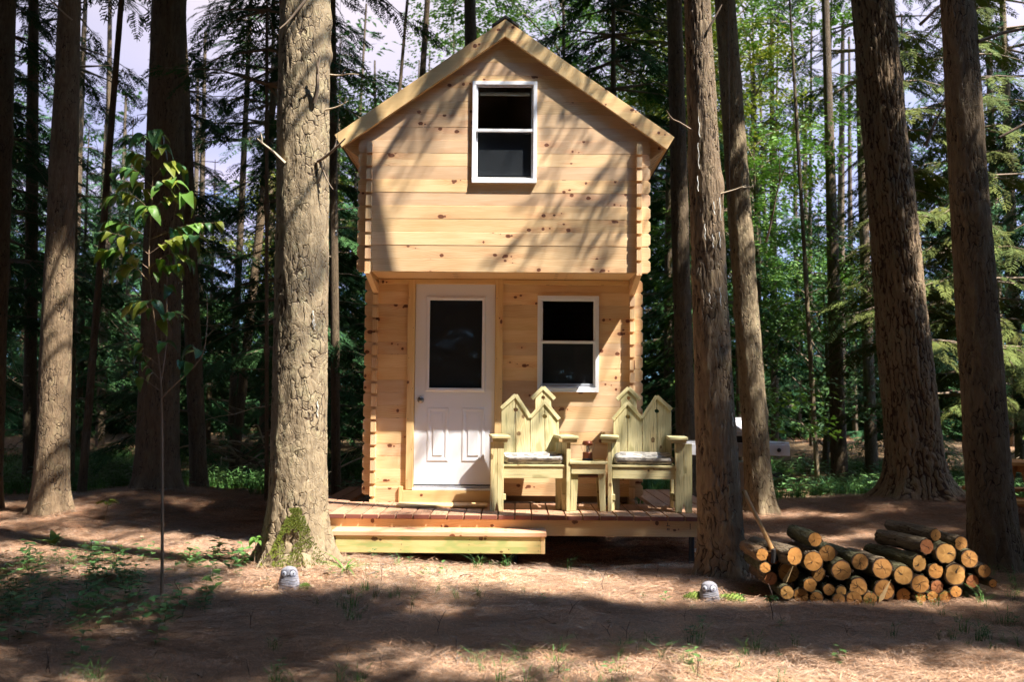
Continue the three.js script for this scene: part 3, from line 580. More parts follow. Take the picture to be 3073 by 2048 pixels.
// ------------------------------------------------------------------ trunks
function trunkGeo(o) {
  const { h, r0, r1, lean = [0, 0], bow = 0, flare = 0.5, seg = 40, rows = 120, set = barkPine, amp = 0.01, seed = 1, top = 0.25, y0 = -0.12 } = o;
  const reps = Math.max(1, Math.round((2 * Math.PI * r0) / 0.95)), pos = [], uv = [], idx = [], R = rngOf(seed * 7 + 3), lobes = 4 + Math.floor(R() * 3), ph = R() * 6, vOff = R();
  const yRef = o.yRef ?? 4.6, lumps = Array.from({ length: o.lumps ?? 7 }, () => [0.6 + R() * 5.5, R() * 6.283, 0.02 + 0.05 * R(), 0.05 + 0.06 * R()]);
  for (let j = 0; j <= rows; j++) {
    const t = j / rows, y = y0 + (h - y0) * Math.pow(t, o.pow ?? 1.35), yy = Math.max(0, y);
    let r = lerp(r0, r1, clamp((yy - 0.9) / (yRef - 0.9), -0.2, 1));
    if (yy > yRef) r = lerp(r1, r1 * top, (yy - yRef) / (h - yRef));
    const cx = lean[0] * yy + bow * Math.sin((yy / 6) * Math.PI), cz = lean[1] * yy, fl = Math.exp(-yy / 0.16) * flare + Math.exp(-yy / 0.55) * flare * 0.28;
    for (let k = 0; k <= seg; k++) {
      const a = (k / seg) * Math.PI * 2, u = (k / seg) * reps, v = y / 1.9 + vOff;
      let rr = r * (1 + fl * (0.75 + 0.6 * Math.max(0, Math.sin(a * lobes + ph)) ** 2)) * (1 + 0.05 * (vnoise(Math.cos(a) * 1.6 + 9, Math.sin(a) * 1.6 + y * 1.3, seed) - 0.5) * 2);
      for (const [ly, la, lh, lw] of lumps) { const da = Math.atan2(Math.sin(a - la), Math.cos(a - la)) * r, dy = y - ly, q = (da * da + dy * dy) / (lw * lw); if (q < 6) rr += lh * 0.35 * Math.exp(-q); }
      rr += amp * (set.at(u, v) - 0.6);
      pos.push(cx + Math.cos(a) * rr, y, cz + Math.sin(a) * rr); uv.push(u, v);
    }
  }
  for (let j = 0; j < rows; j++) for (let k = 0; k < seg; k++) { const p = j * (seg + 1) + k, q = p + seg + 1; idx.push(p, q, p + 1, p + 1, q, q + 1); }
  const g = new THREE.BufferGeometry();
  g.setAttribute('position', new THREE.Float32BufferAttribute(pos, 3)); g.setAttribute('uv', new THREE.Float32BufferAttribute(uv, 2)); g.setIndex(idx); g.computeVertexNormals();
  const n = g.attributes.normal; // close the seam
  for (let j = 0; j <= rows; j++) { const a = j * (seg + 1), b = a + seg, x = n.getX(a) + n.getX(b), y = n.getY(a) + n.getY(b), z = n.getZ(a) + n.getZ(b), l = Math.hypot(x, y, z); n.setXYZ(a, x / l, y / l, z / l); n.setXYZ(b, x / l, y / l, z / l); }
  return g;
}
function deadBranch(parent, start, dir, len, r, seed, mat = deadWood, forks = 2) {
  const R = rngOf(seed), grow = (p, d, l, r0, lvl, out) => {
    const pts = [p.clone()], v = d.clone(); let q = p.clone(); const n = 5;
    for (let i = 0; i < n; i++) { v.x += (R() - 0.5) * 0.35; v.y += (R() - 0.5) * 0.35; v.z += (R() - 0.5) * 0.35; v.normalize(); q = q.clone().addScaledVector(v, l / n); pts.push(q); }
    out.push(tube(pts, taper(n + 1, r0, r0 * 0.35), 6));
    if (lvl > 0) for (let k = 0; k < forks; k++) { const at = pts[2 + Math.floor(R() * 3)], nd = v.clone().add(V((R() - 0.5) * 1.8, (R() - 0.3) * 1.4, (R() - 0.5) * 1.8)).normalize(); grow(at, nd, l * (0.25 + 0.3 * R()), r0 * 0.5, lvl - 1, out); }
  };
  const out = []; grow(V(...start), V(...dir).normalize(), len, r, forks ? 1 : 0, out);
  return part('dead_branch', merged(out), mat, parent);
}

// ------------------------------------------------------------------ foliage pieces
function strips(list) { // list of [ax,ay,az, bx,by,bz, width, fold] two-sided pointed blades with a fold
  const pos = [], idx = []; let n = 0;
  const a = V(0, 0, 0), b = V(0, 0, 0), d = V(0, 0, 0), s = V(0, 0, 0), up = V(0, 0, 0), m = V(0, 0, 0);
  for (const [ax, ay, az, bx, by, bz, w, fold, ux = 0, uy = 1, uz = 0, belly = 0.4] of list) {
    a.set(ax, ay, az); b.set(bx, by, bz); d.copy(b).sub(a); up.set(ux, uy, uz); s.crossVectors(d, up); if (s.lengthSq() < 1e-8) s.set(1, 0, 0); s.normalize(); up.crossVectors(s, d).normalize();
    m.copy(a).addScaledVector(d, belly);
    const l = m.clone().addScaledVector(s, w / 2).addScaledVector(up, fold), r = m.clone().addScaledVector(s, -w / 2).addScaledVector(up, fold), c = m;
    pos.push(a.x, a.y, a.z, l.x, l.y, l.z, b.x, b.y, b.z, r.x, r.y, r.z, c.x, c.y, c.z);
    idx.push(n, n + 4, n + 1, n + 1, n + 4, n + 2, n, n + 3, n + 4, n + 3, n + 2, n + 4); n += 5;
  }
  const g = new THREE.BufferGeometry(); g.setAttribute('position', new THREE.Float32BufferAttribute(pos, 3)); g.setIndex(idx); g.computeVertexNormals();
  return g;
}
function frondGeo(seed, droop) { // flat conifer spray about 0.7 m long along +x
  const R = rngOf(seed), L = [], axis = (t) => [0.7 * t, -droop * t * t, 0];
  for (let i = 0; i < 13; i++) {
    const t = 0.08 + (i / 13) * 0.9, p = axis(t), len = 0.3 * (1 - t * 0.75) * (0.7 + 0.5 * R());
    for (const s of [-1, 1]) {
      const a = 0.75 + 0.3 * R(), ex = p[0] + Math.cos(a) * len, ez = s * Math.sin(a) * len, ey = p[1] - 0.25 * len * (0.3 + R());
      L.push([p[0], p[1], 0, ex, ey, ez, 0.026 + 0.012 * R(), -0.006]);
      for (let k = 0; k < 3; k++) { const u = 0.3 + 0.25 * k, qx = lerp(p[0], ex, u), qy = lerp(p[1], ey, u), qz = lerp(0, ez, u), b = a + (k % 2 ? 0.7 : -0.6), l2 = len * 0.38 * (0.6 + 0.6 * R()); L.push([qx, qy, qz, qx + Math.cos(b) * l2, qy - 0.03 * R(), qz + s * Math.sin(b) * l2, 0.022, -0.004]); }
    }
  }
  L.push([0.55, axis(0.8)[1], 0, 0.74, axis(1)[1] - 0.02, 0, 0.03, -0.004]);
  return strips(L);
}
function leafSprayGeo(seed, nLeaves, leaf, span) {
  const R = rngOf(seed), L = [];
  for (let i = 0; i < nLeaves; i++) {
    const t = i / nLeaves, px = span * t, py = (R() - 0.5) * span * 0.35, pz = (R() - 0.5) * span * 0.6, a = (i % 2 ? 1 : -1) * (0.5 + R()), l = leaf * (0.7 + 0.6 * R());
    L.push([px, py, pz, px + Math.cos(a) * l, py - l * 0.45 * R(), pz + Math.sin(a) * l, l * 0.62, 0.012, (R() - 0.5) * 0.9, 1, (R() - 0.5) * 0.9, 0.45]);
  }
  return strips(L);
}
function tuftGeo(seed) { // pine bough end: long needles in sprays
  const R = rngOf(seed), L = [];
  for (let i = 0; i < 46; i++) { const t = R(), px = 0.5 * t - 0.1, a = R() * 6.283, e = (R() - 0.35) * 1.5, l = 0.15 + 0.1 * R(), dx = 0.45 + 0.4 * R(); const pz = (R() - 0.5) * 0.5, py = (R() - 0.5) * 0.12; L.push([px, py, pz, px + dx * l, py + Math.sin(e) * l * 0.8, pz + Math.cos(a) * l * 0.9, 0.03, 0.004, R() - 0.5, 1, R() - 0.5]); }
  return strips(L);
}
const fronds = [frondGeo(1, 0.12), frondGeo(2, 0.3), frondGeo(3, 0.2)], sprays = [leafSprayGeo(5, 14, 0.085, 0.4), leafSprayGeo(6, 11, 0.1, 0.45)], tufts = [tuftGeo(8), tuftGeo(9)];
const leafy = (name, c, through, rough = 0.6) => new THREE.MeshPhysicalMaterial({ name, color: c, roughness: rough, side: THREE.DoubleSide, transmission: through, thickness: 0, specularIntensity: 0.5 });
const M4 = new THREE.Matrix4(), Q = new THREE.Quaternion(), E3 = new THREE.Euler(), S3 = V(1, 1, 1), P3 = V(0, 0, 0), C3 = new THREE.Color();
const dull = (o) => new THREE.MeshPhysicalMaterial({ roughness: 0.8, specularIntensity: 0.25, side: THREE.DoubleSide, ...o });
const needleMat = dull({ name: 'conifer_needles', color: rgb(0.04, 0.1, 0.034) });
const spruceWarm = dull({ name: 'yellowing_spruce_needles', color: rgb(0.1, 0.12, 0.03) });
const pineNeedles = dull({ name: 'pine_needles', color: rgb(0.04, 0.09, 0.03) });
const springLeaf = leafy('spring_leaves', rgb(0.16, 0.3, 0.04), 0.45), deepLeaf = leafy('summer_leaves', rgb(0.06, 0.14, 0.03), 0.3), goldLeaf = leafy('yellow_green_leaves', rgb(0.3, 0.34, 0.04), 0.5);
function instanced(name, geo, mat, list, parent, vary = 0.3, seed = 1) { // list of [pos, euler, scale]
  const m = new THREE.InstancedMesh(geo, mat, Math.max(1, list.length)), R = rngOf(seed + 900);
  list.forEach(([p, e, s], i) => { Q.setFromEuler(e); M4.compose(p, Q, S3.setScalar(s)); m.setMatrixAt(i, M4); const k = 1 + (R() - 0.5) * 2 * vary, y = (R() - 0.5) * vary * 0.6; m.setColorAt(i, C3.setRGB(clamp(k + y, 0.3, 1.8), clamp(k, 0.3, 1.8), clamp(k - y, 0.3, 1.8))); });
  m.name = name; m.castShadow = m.receiveShadow = true; stuff(m); parent.add(m);
  return m;
}
const eul = (x, y, z) => new THREE.Euler(x, y, z, 'YXZ');
// a conifer's whorls of drooping branches; returns nothing, adds limbs and crown to the tree
function coniferCrown(tree, o) {
  const { base, h, r, seed, mat = needleMat, dens = 1, lean = [0, 0], size = 1, keep = null } = o, R = rngOf(seed), list = [[], [], []], limbs = [];
  for (let y = base; y < h - 0.2; y += (0.3 + 0.25 * R()) / Math.sqrt(dens)) {
    const f = (y - base) / (h - base), rr = r * Math.pow(1 - f, 0.75) * (0.9 + 0.1 * Math.min(1, f * 6)), nb = 4 + Math.floor(R() * 3);
    for (let b = 0; b < nb; b++) {
      const a = R() * 6.283, L = rr * (0.6 + 0.5 * R()) + 0.15, up = 0.12 - 0.1 * R(), dr = 0.2 + 0.22 * R(), at = (t) => V(lean[0] * y + Math.cos(a) * L * t, y + L * (up * t - dr * t * t), lean[1] * y + Math.sin(a) * L * t);
      limbs.push(tube([at(0), at(0.5), at(1)], [0.012 + 0.012 * L, 0.01, 0.004], 4));
      for (let t = 0.12 + 0.2 * R(); t < 1; t += (0.17 + 0.1 * R()) / (L * dens)) {
        const p = at(t), yaw = -a + (R() - 0.5) * 1.7; p.y += (R() - 0.5) * 0.06;
        if (keep && !keep(p, tree)) continue;
        list[Math.floor(R() * 3)].push([p, eul((R() - 0.5) * 0.5, yaw, -0.1 - 0.35 * R() - dr * t * 0.6), (0.5 + 0.45 * R()) * size]);
      }
    }
  }
  if (limbs.length) stuff(part('limbs', merged(limbs), deadWood, tree));
  list.forEach((l, i) => { if (l.length) instanced('crown', fronds[i], mat, l, tree, 0.35, seed + i); });
}
function leafCrown(tree, o) {
  const { y0, y1, r, seed, mat = springLeaf, n = 14, per = 34, lean = [0, 0], size = 1 } = o, R = rngOf(seed), list = [[], []], limbs = [];
  for (let i = 0; i < n; i++) {
    const y = lerp(y0, y1, (i + R()) / n), f = (y - y0) / (y1 - y0), a = R() * 6.283, rr = r * (0.35 + 0.65 * Math.sin(Math.PI * (0.15 + 0.8 * f))) * (0.4 + 0.6 * R()), c = V(lean[0] * y + Math.cos(a) * rr, y, lean[1] * y + Math.sin(a) * rr);
    const s0 = V(lean[0] * (y - rr * 0.7), y - rr * 0.7, lean[1] * (y - rr * 0.7));
    limbs.push(tube([s0, s0.clone().lerp(c, 0.5).add(V(0, 0.15 * rr, 0)), c], [0.02, 0.012, 0.004], 5));
    const cr = 0.45 + 0.4 * R();
    for (let k = 0; k < per; k++) { // flat layers of leaves
      const b = R() * 6.283, q = Math.sqrt(R()) * cr * 1.5, p = V(c.x + Math.cos(b) * q, c.y + (R() - 0.5) * cr * 0.55 - q * 0.12, c.z + Math.sin(b) * q);
      list[k & 1].push([p, eul((R() - 0.5) * 0.7, -b + (R() - 0.5), (R() - 0.7) * 0.5), (0.75 + 0.5 * R()) * size]);
    }
  }
  stuff(part('limbs', merged(limbs), deadWood, tree));
  list.forEach((l, i) => { if (l.length) instanced('crown', sprays[i], mat, l, tree, 0.3, seed + i); });
}

// ------------------------------------------------------------------ where the sun comes through the canopy (ground hit of a sun ray)
const KX = SUN.x / SUN.y, KZ = SUN.z / SUN.y;
const openings = [ // x, z, rx, rz, how open
  [-0.5, -7.7, 1.6, 0.9, 1.6], [0.95, -7.25, 1.1, 0.4, 1.1], [-3.3, -9.5, 1.9, 1.1, 1.4], [-1.9, -8.3, 1.0, 0.8, 1], [1.4, -5.05, 2.6, 0.5, 1], [3.2, -5.3, 1.5, 0.55, 0.9], [-0.6, -6.35, 0.9, 0.16, 0.5],
  [-0.2, -9.1, 1.9, 0.5, 0.9], [-1.3, -10.25, 1.9, 0.85, 0.72], [3.0, -9.3, 1.7, 0.38, 1], [3.3, -10.5, 1.7, 0.38, 1], [2.9, -11.8, 1.5, 0.35, 0.9], [2.5, -7.15, 1.25, 0.42, 0.95], [-5.4, -11.3, 0.9, 0.9, 0.8], [-3.4, -10.9, 1.2, 0.4, 0.5],
  [-0.4, -8.6, 0.7, 0.5, 0.9], [-3.75, -7.85, 0.75, 0.5, 1], [-0.6, -9.75, 1.6, 0.35, 0.72], [-6.3, -12.0, 0.7, 0.6, 0.8], [1.9, -12.6, 0.8, 0.6, 1], [0.6, -13.4, 0.8, 0.6, 0.95], [4.8, -12.3, 0.9, 0.35, 1], [-1.62, -7.05, 0.75, 0.5, 1.5], [1.27, -7.02, 0.75, 0.5, 1.5], [3.7, -13.9, 0.9, 0.5, 0.95],
];
function openAt(x, z) {
  let o = 0;
  for (const [cx, cz, rx, rz, k] of openings) { const d = Math.hypot((x - cx) / rx, (z - cz) / rz); o = Math.max(o, k * smooth(1.15, 0.75, d)); }
  return o;
}

const sunny = [[4.6, -15, 1.7], [3.2, -14.6, 1.2], [6.2, -16, 1.4], [-4, -15.2, 1.2], [4.8, -18.8, 2], [3.6, -20.5, 1.8], [3.4, -22, 2.5], [0, -24.5, 2.5], [1.8, -20.2, 1.8], [-2.5, -28, 3], [-4.5, -25, 3], [1.2, -23.5, 3], [-1.3, -27.5, 3], [-8.6, -25.8, 2], [-5.2, -27, 2.5], [-6.5, -19.3, 1], [3.4, -17.4, 1.5], [5.6, -17.6, 1.5], [0.3, -22, 1.6], [7.5, -14, 1]];
const inSun = (x, z) => sunny.some(([a, b, r]) => Math.hypot(x - a, z - b) < r);
// ------------------------------------------------------------------ the tall pines
const GP = 'pines out of view shading the clearing';
function pine(name, label, x, z, o) {
  const t = thing(name, label, 'tree', [x, groundY(x, z), z], 0, o.group);
  part('trunk', trunkGeo(o), o.mat ?? pineBark, t);
  t.userData.lean = o.lean ?? [0, 0];
  return t;
}
const hiRes = { seg: 112, rows: 430, amp: 0.016 };
const tLeft = pine('pine_tree', 'thick sunlit pine trunk in front of the cabin\'s left side, with snapped branch stubs', -1.69, -7.86, { h: 15, r0: 0.213, r1: 0.2, lean: [-0.006, 0], flare: 0.52, seed: 1, ...hiRes });
const tRight = pine('pine_tree', 'slim pine trunk streaked with white resin in front of the deck\'s right end', 1.6, -7.8, { h: 12, top: 0.1, r0: 0.154, r1: 0.096, lean: [-0.05, 0.06], flare: 0.35, seed: 2, ...hiRes, mat: redBark });
const tRight2 = pine('pine_tree', 'sunlit pine trunk just right of the resin streaked one, in front of the grill', 2.9, -11.9, { h: 16, r0: 0.155, r1: 0.124, lean: [-0.063, 0], flare: 0.4, seed: 3, seg: 72, rows: 260, amp: 0.013, yRef: 6.3 });
const tBig = pine('pine_tree', 'very thick furrowed pine trunk behind the firewood, roots spreading over a mound', 5.2, -13.0, { h: 18, r0: 0.34, r1: 0.26, lean: [-0.077, 0], flare: 0.55, seed: 4, seg: 110, rows: 300, amp: 0.035, set: barkFurrow, mat: furrowBark, yRef: 6.8 });
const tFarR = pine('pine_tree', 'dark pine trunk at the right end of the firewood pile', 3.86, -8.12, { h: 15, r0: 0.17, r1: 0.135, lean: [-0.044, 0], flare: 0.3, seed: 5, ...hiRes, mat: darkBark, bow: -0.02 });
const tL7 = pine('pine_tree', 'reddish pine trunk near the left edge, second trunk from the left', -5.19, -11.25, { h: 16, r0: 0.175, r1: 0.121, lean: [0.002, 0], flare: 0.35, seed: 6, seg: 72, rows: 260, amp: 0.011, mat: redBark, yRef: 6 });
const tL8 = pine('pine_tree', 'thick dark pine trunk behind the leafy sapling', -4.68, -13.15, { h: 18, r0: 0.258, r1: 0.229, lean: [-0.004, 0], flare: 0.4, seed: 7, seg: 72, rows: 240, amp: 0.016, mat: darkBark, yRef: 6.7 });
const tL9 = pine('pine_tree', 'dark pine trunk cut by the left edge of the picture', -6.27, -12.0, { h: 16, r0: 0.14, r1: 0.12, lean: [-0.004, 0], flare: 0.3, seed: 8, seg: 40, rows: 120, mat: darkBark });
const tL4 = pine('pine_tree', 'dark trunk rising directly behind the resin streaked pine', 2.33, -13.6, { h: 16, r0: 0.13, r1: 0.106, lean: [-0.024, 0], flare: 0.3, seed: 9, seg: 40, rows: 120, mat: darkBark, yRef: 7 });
// trees outside the frame on the sun's side, whose crowns shade the clearing
const shadeTrees = [tLeft, tRight, tRight2, tBig, tFarR];
for (const [x, z, i] of [[6.8, -4.8, 0], [8.8, -8.6, 1], [4.8, -1.2, 2], [9.2, -1.4, 3], [1.4, 1.8, 4], [11.5, -5.2, 5]]) {
  const t = pine('pine_tree', 'tall pine out of view on the sunny side, shading the clearing', x, z, { h: 12.8, r0: 0.19, r1: 0.15, top: 0.1, flare: 0.35, seed: 40 + i, seg: 24, rows: 60, group: GP });
  shadeTrees.push(t);
}
{ // boughs: dense where the clearing is in shade, thin where the photograph shows sun
  const R = rngOf(4242), per = shadeTrees.map(() => [[], []]), limbs = shadeTrees.map(() => []);
  for (let i = 0; i < 20000; i++) {
    const qx = -8.5 + 14 * R(), qz = -14.5 + 11.2 * R(), y = 7.6 + 5.2 * R(), open = openAt(qx, qz), cl = fbm(qx * 2.2 + 3, qz * 2.6 + 8, 3, 71);
    const streak = fbm(qx * 3.2 + 11, qz * 3.2, 2, 83), cover = (0.06 + 0.84 * smooth(0.36, 0.52, cl)) * Math.pow(1 - clamp(open + (open > 0.3 ? (streak - 0.5) * 0.55 : 0)), 2.6);
    if (R() > cover) continue;
    const p = V(qx + KX * y, y, qz + KZ * y);
    if (p.y < 1.35 + 0.47 * -p.z + 0.4) continue;
    let best = -1, bd = 4.6;
    shadeTrees.forEach((t, k) => { const d = Math.hypot(p.x - t.position.x - t.userData.lean[0] * y, p.z - t.position.z); if (d < bd) { bd = d; best = k; } });
    if (best < 0) continue;
    const t = shadeTrees[best], lp = p.clone().sub(t.position), a = Math.atan2(lp.z, lp.x);
    per[best][i & 1].push([lp, eul((R() - 0.5) * 0.8, -a + (R() - 0.5) * 1.4, (R() - 0.6) * 0.6), 0.65 + 0.5 * R()]);
    if (R() < 0.035) limbs[best].push(tube([V(t.userData.lean[0] * (y - 0.4), lp.y - 0.5, 0), lp.clone().multiplyScalar(0.5).setY(lp.y - 0.15), lp], [0.03, 0.02, 0.006], 5));
  }
  shadeTrees.forEach((t, k) => { if (limbs[k].length) stuff(part('limbs', merged(limbs[k]), deadWood, t)); per[k].forEach((l, j) => { if (l.length) instanced('crown', tufts[j], pineNeedles, l, t, 0.25, k * 3 + j); }); });
}
// snapped stubs and dead branches on the near trunks
deadBranch(tLeft, [0.03, 4.42, 0.18], [-0.35, -0.85, 0.3], 0.36, 0.014, 5, deadWood, 0);
deadBranch(tLeft, [0.1, 3.58, 0.19], [0.4, 0.93, 0.25], 0.36, 0.02, 6, deadWood, 1);
deadBranch(tLeft, [-0.12, 3.1, 0.18], [-0.75, 0.75, 0.25], 0.3, 0.017, 7, paleTwig, 1);
deadBranch(tLeft, [0.13, 3.12, 0.17], [0.85, 0.5, 0.25], 0.3, 0.015, 8, deadWood, 1);
deadBranch(tLeft, [0.15, 3.13, 0.17], [0.15, -0.95, 0.12], 0.26, 0.011, 22, deadWood, 0);
deadBranch(tLeft, [0.17, 3.55, 0.1], [0.95, 0.05, 0.1], 0.2, 0.008, 9, paleTwig, 1);
deadBranch(tLeft, [0.19, 3.85, 0.05], [0.95, 0.0, 0.1], 0.24, 0.007, 10, paleTwig, 1);
deadBranch(tRight, [-0.24, 3.4, 0.26], [-0.9, 0.35, 0.25], 0.26, 0.009, 11, deadWood, 1);
deadBranch(tRight, [-0.05, 2.92, 0.25], [0.95, 0.3, 0.2], 0.2, 0.008, 12, paleTwig, 1);
deadBranch(tRight, [-0.16, 4.15, 0.36], [0.3, 0.9, 0.1], 0.22, 0.012, 14, deadWood, 0);
deadBranch(tBig, [0.05, 4.5, 0.3], [0.5, 0.85, 0.1], 0.8, 0.02, 15, deadWood, 0);
deadBranch(tBig, [0.0, 6.1, 0.3], [0.7, 0.6, 0.1], 0.9, 0.025, 16, deadWood, 1);
deadBranch(tRight2, [0.06, 3.2, 0.12], [0.35, 0.9, 0.1], 0.9, 0.015, 17, deadWood, 1);
deadBranch(tFarR, [0.05, 3.5, 0.1], [0.75, 0.35, -0.3], 1.3, 0.014, 18, deadWood, 3);
deadBranch(tFarR, [-0.1, 4.3, 0.1], [0.8, 0.5, -0.2], 1.4, 0.016, 19, deadWood, 3);
deadBranch(tL7, [0.1, 5.6, 0.1], [-0.7, 0.6, 0.2], 0.4, 0.012, 20, paleTwig, 1);
// resin runs on the streaked pine and moss at the foot of the left pine
const resin = std({ name: 'dried_resin', color: rgb(0.6, 0.58, 0.52), roughness: 0.5 });
{
  const R = rngOf(91), mk = (t, rAt, y, a, len) => {
    const pts = [], rad = []; const n = 8;
    for (let i = 0; i <= n; i++) { const yy = y - len * i / n, aa = a + Math.sin(i * 1.3) * 0.03, rr = rAt(yy) + 0.003; pts.push(V(t.userData.lean[0] * yy + Math.cos(aa) * rr, yy, t.userData.lean[1] * yy + Math.sin(aa) * rr)); rad.push(0.002 + 0.0045 * R() * (i === n ? 0.5 : 1)); }
    part('resin_run', tube(pts, rad, 5), resin, t);
  };
  const rA = (y) => lerp(0.171, 0.102, clamp((y - 0.9) / 3.7));
  for (const [y, a, l] of [[2.85, 1.35, 0.1], [2.88, 0.95, 0.17], [2.6, 1.5, 0.1], [2.62, 1.1, 0.12], [2.68, 1.9, 0.12], [2.2, 1.25, 0.14], [2.16, 1.8, 0.08], [3.5, 2.0, 0.16], [3.3, 2.1, 0.2], [1.25, 0.9, 0.1], [3.05, 2.2, 0.12]]) mk(tRight, rA, y, a, l);
  const rB = (y) => lerp(0.226, 0.189, clamp((y - 0.9) / 3.7));
  for (const [y, a, l] of [[1.95, 0.9, 0.12], [1.88, 0.85, 0.08], [1.25, 0.7, 0.12]]) mk(tLeft, rB, y, a, l);
}
// ------------------------------------------------------------------ thinner trunks among the wood behind
const poles = [ // x, z, r0, r1, h, leanx, bark, label, crown base
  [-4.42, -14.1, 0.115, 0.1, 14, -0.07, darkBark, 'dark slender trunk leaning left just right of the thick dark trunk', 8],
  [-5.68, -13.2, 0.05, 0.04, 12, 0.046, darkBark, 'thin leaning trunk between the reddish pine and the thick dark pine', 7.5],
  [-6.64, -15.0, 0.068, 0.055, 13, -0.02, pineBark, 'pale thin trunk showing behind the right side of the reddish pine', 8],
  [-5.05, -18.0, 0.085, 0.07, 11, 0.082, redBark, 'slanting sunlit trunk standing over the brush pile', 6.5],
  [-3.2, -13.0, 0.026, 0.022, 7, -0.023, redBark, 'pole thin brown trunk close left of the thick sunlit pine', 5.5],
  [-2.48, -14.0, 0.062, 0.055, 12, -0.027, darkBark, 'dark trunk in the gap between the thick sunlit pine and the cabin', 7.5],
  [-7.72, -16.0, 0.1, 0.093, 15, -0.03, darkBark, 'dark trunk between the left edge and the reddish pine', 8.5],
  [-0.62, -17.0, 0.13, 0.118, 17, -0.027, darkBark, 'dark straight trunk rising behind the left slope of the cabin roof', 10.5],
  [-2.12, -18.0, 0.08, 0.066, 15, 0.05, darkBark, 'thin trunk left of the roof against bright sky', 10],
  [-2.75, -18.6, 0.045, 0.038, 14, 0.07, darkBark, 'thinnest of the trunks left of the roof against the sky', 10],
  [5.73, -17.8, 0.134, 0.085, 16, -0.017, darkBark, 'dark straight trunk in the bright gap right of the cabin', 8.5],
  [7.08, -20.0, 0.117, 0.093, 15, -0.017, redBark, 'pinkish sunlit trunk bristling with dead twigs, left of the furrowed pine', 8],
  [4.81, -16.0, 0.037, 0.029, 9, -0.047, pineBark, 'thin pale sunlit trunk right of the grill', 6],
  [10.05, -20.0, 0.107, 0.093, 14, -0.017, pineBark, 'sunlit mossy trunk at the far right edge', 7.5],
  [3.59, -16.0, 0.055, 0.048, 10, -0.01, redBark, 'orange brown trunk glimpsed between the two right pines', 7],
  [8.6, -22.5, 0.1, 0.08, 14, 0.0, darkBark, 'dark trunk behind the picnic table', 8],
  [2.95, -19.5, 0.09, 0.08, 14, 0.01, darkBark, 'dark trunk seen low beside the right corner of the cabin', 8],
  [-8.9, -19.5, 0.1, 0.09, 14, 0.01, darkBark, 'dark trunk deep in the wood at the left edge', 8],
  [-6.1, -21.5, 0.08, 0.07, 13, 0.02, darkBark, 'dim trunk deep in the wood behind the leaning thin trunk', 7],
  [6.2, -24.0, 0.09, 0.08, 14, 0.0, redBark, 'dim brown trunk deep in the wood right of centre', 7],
];
const poleTrees = poles.map(([x, z, r0, r1, h, lx, mat, label, cb], i) => {
  const t = pine('forest_tree', label, x, z, { h, r0, r1, lean: [lx, 0], flare: 0.25, seed: 60 + i, seg: 18, rows: 60, amp: 0.006, mat, lumps: 3, yRef: 6 });
  if (![7, 8, 9, 10, 12, 14].includes(i)) coniferCrown(t, { base: cb, h, r: 1.5 + r0 * 6, seed: 500 + i, lean: [lx, 0], dens: 0.7,
    mat: i % 3 ? needleMat : pineNeedles });
  const R = rngOf(700 + i), nb = z < -15 ? 9 : 5;
  for (let k = 0; k < nb; k++) { const y = 0.8 + 4.8 * R(), a = R() * 6.283; deadBranch(t, [lx * y, y, 0], [Math.cos(a), 0.25 - 0.5 * R(), Math.sin(a)], 0.4 + 0.8 * R(), 0.008, 900 + i * 20 + k, R() < 0.35 ? paleTwig : deadWood, 2); }
  return t;
});
for (const t of [tL7, tL8, tL9, tL4]) coniferCrown(t, { base: 8.5, h: 15.5, r: 2.4, seed: 300 + Math.round(t.position.z * 10), dens: 0.75, mat: pineNeedles, lean: t.userData.lean });
// ------------------------------------------------------------------ understory
const GC = 'young conifers in the wood behind', GL = 'leafy trees in the wood behind';
const young = [ // x, z, height, base, radius, material, label
  [-3.4, -15.6, 8.5, 2.2, 2.1, needleMat, 'dark drooping conifer left of the cabin behind the thick sunlit pine'],
  [-7.6, -14.6, 8, 2.6, 1.9, needleMat, 'dark conifer behind the trunks at the left edge'],
  [7.5, -16.2, 9.5, 1.6, 2.3, spruceWarm, 'yellowish drooping spruce behind the thick furrowed pine'],
  [6.1, -15.6, 7.6, 2.4, 1.3, spruceWarm, 'yellow tipped spruce boughs left of the furrowed pine'],
  [1.6, -16.5, 10.5, 5.2, 2.2, needleMat, 'dark conifer showing over the right roof slope'],
  [9.2, -16.5, 9, 1.2, 2.2, needleMat, 'dark green conifer at the right edge behind the picnic table'],
  [-5.9, -17.2, 8, 0.9, 1.8, needleMat, 'conifer low in the dark behind the reddish pine'],
  [-2.3, -18.2, 7, 0.6, 1.7, needleMat, 'conifer low in the dark left of the cabin wall'],
  [3.6, -18.0, 6.5, 0.6, 1.7, needleMat, 'conifer low in the dark right of the cabin wall'],
];
young.forEach(([x, z, h, b, r, mat, label], i) => {
  const t = thing('conifer_tree', label, 'tree', [x, groundY(x, z), z], 0, GC);
  part('trunk', tube([V(0, -0.1, 0), V(0, h * 0.5, 0), V(0, h, 0)], [0.09, 0.06, 0.01], 9, 0.5), darkBark, t);
  coniferCrown(t, { base: b, h, r, seed: 1100 + i, mat, dens: 1.25 });
});
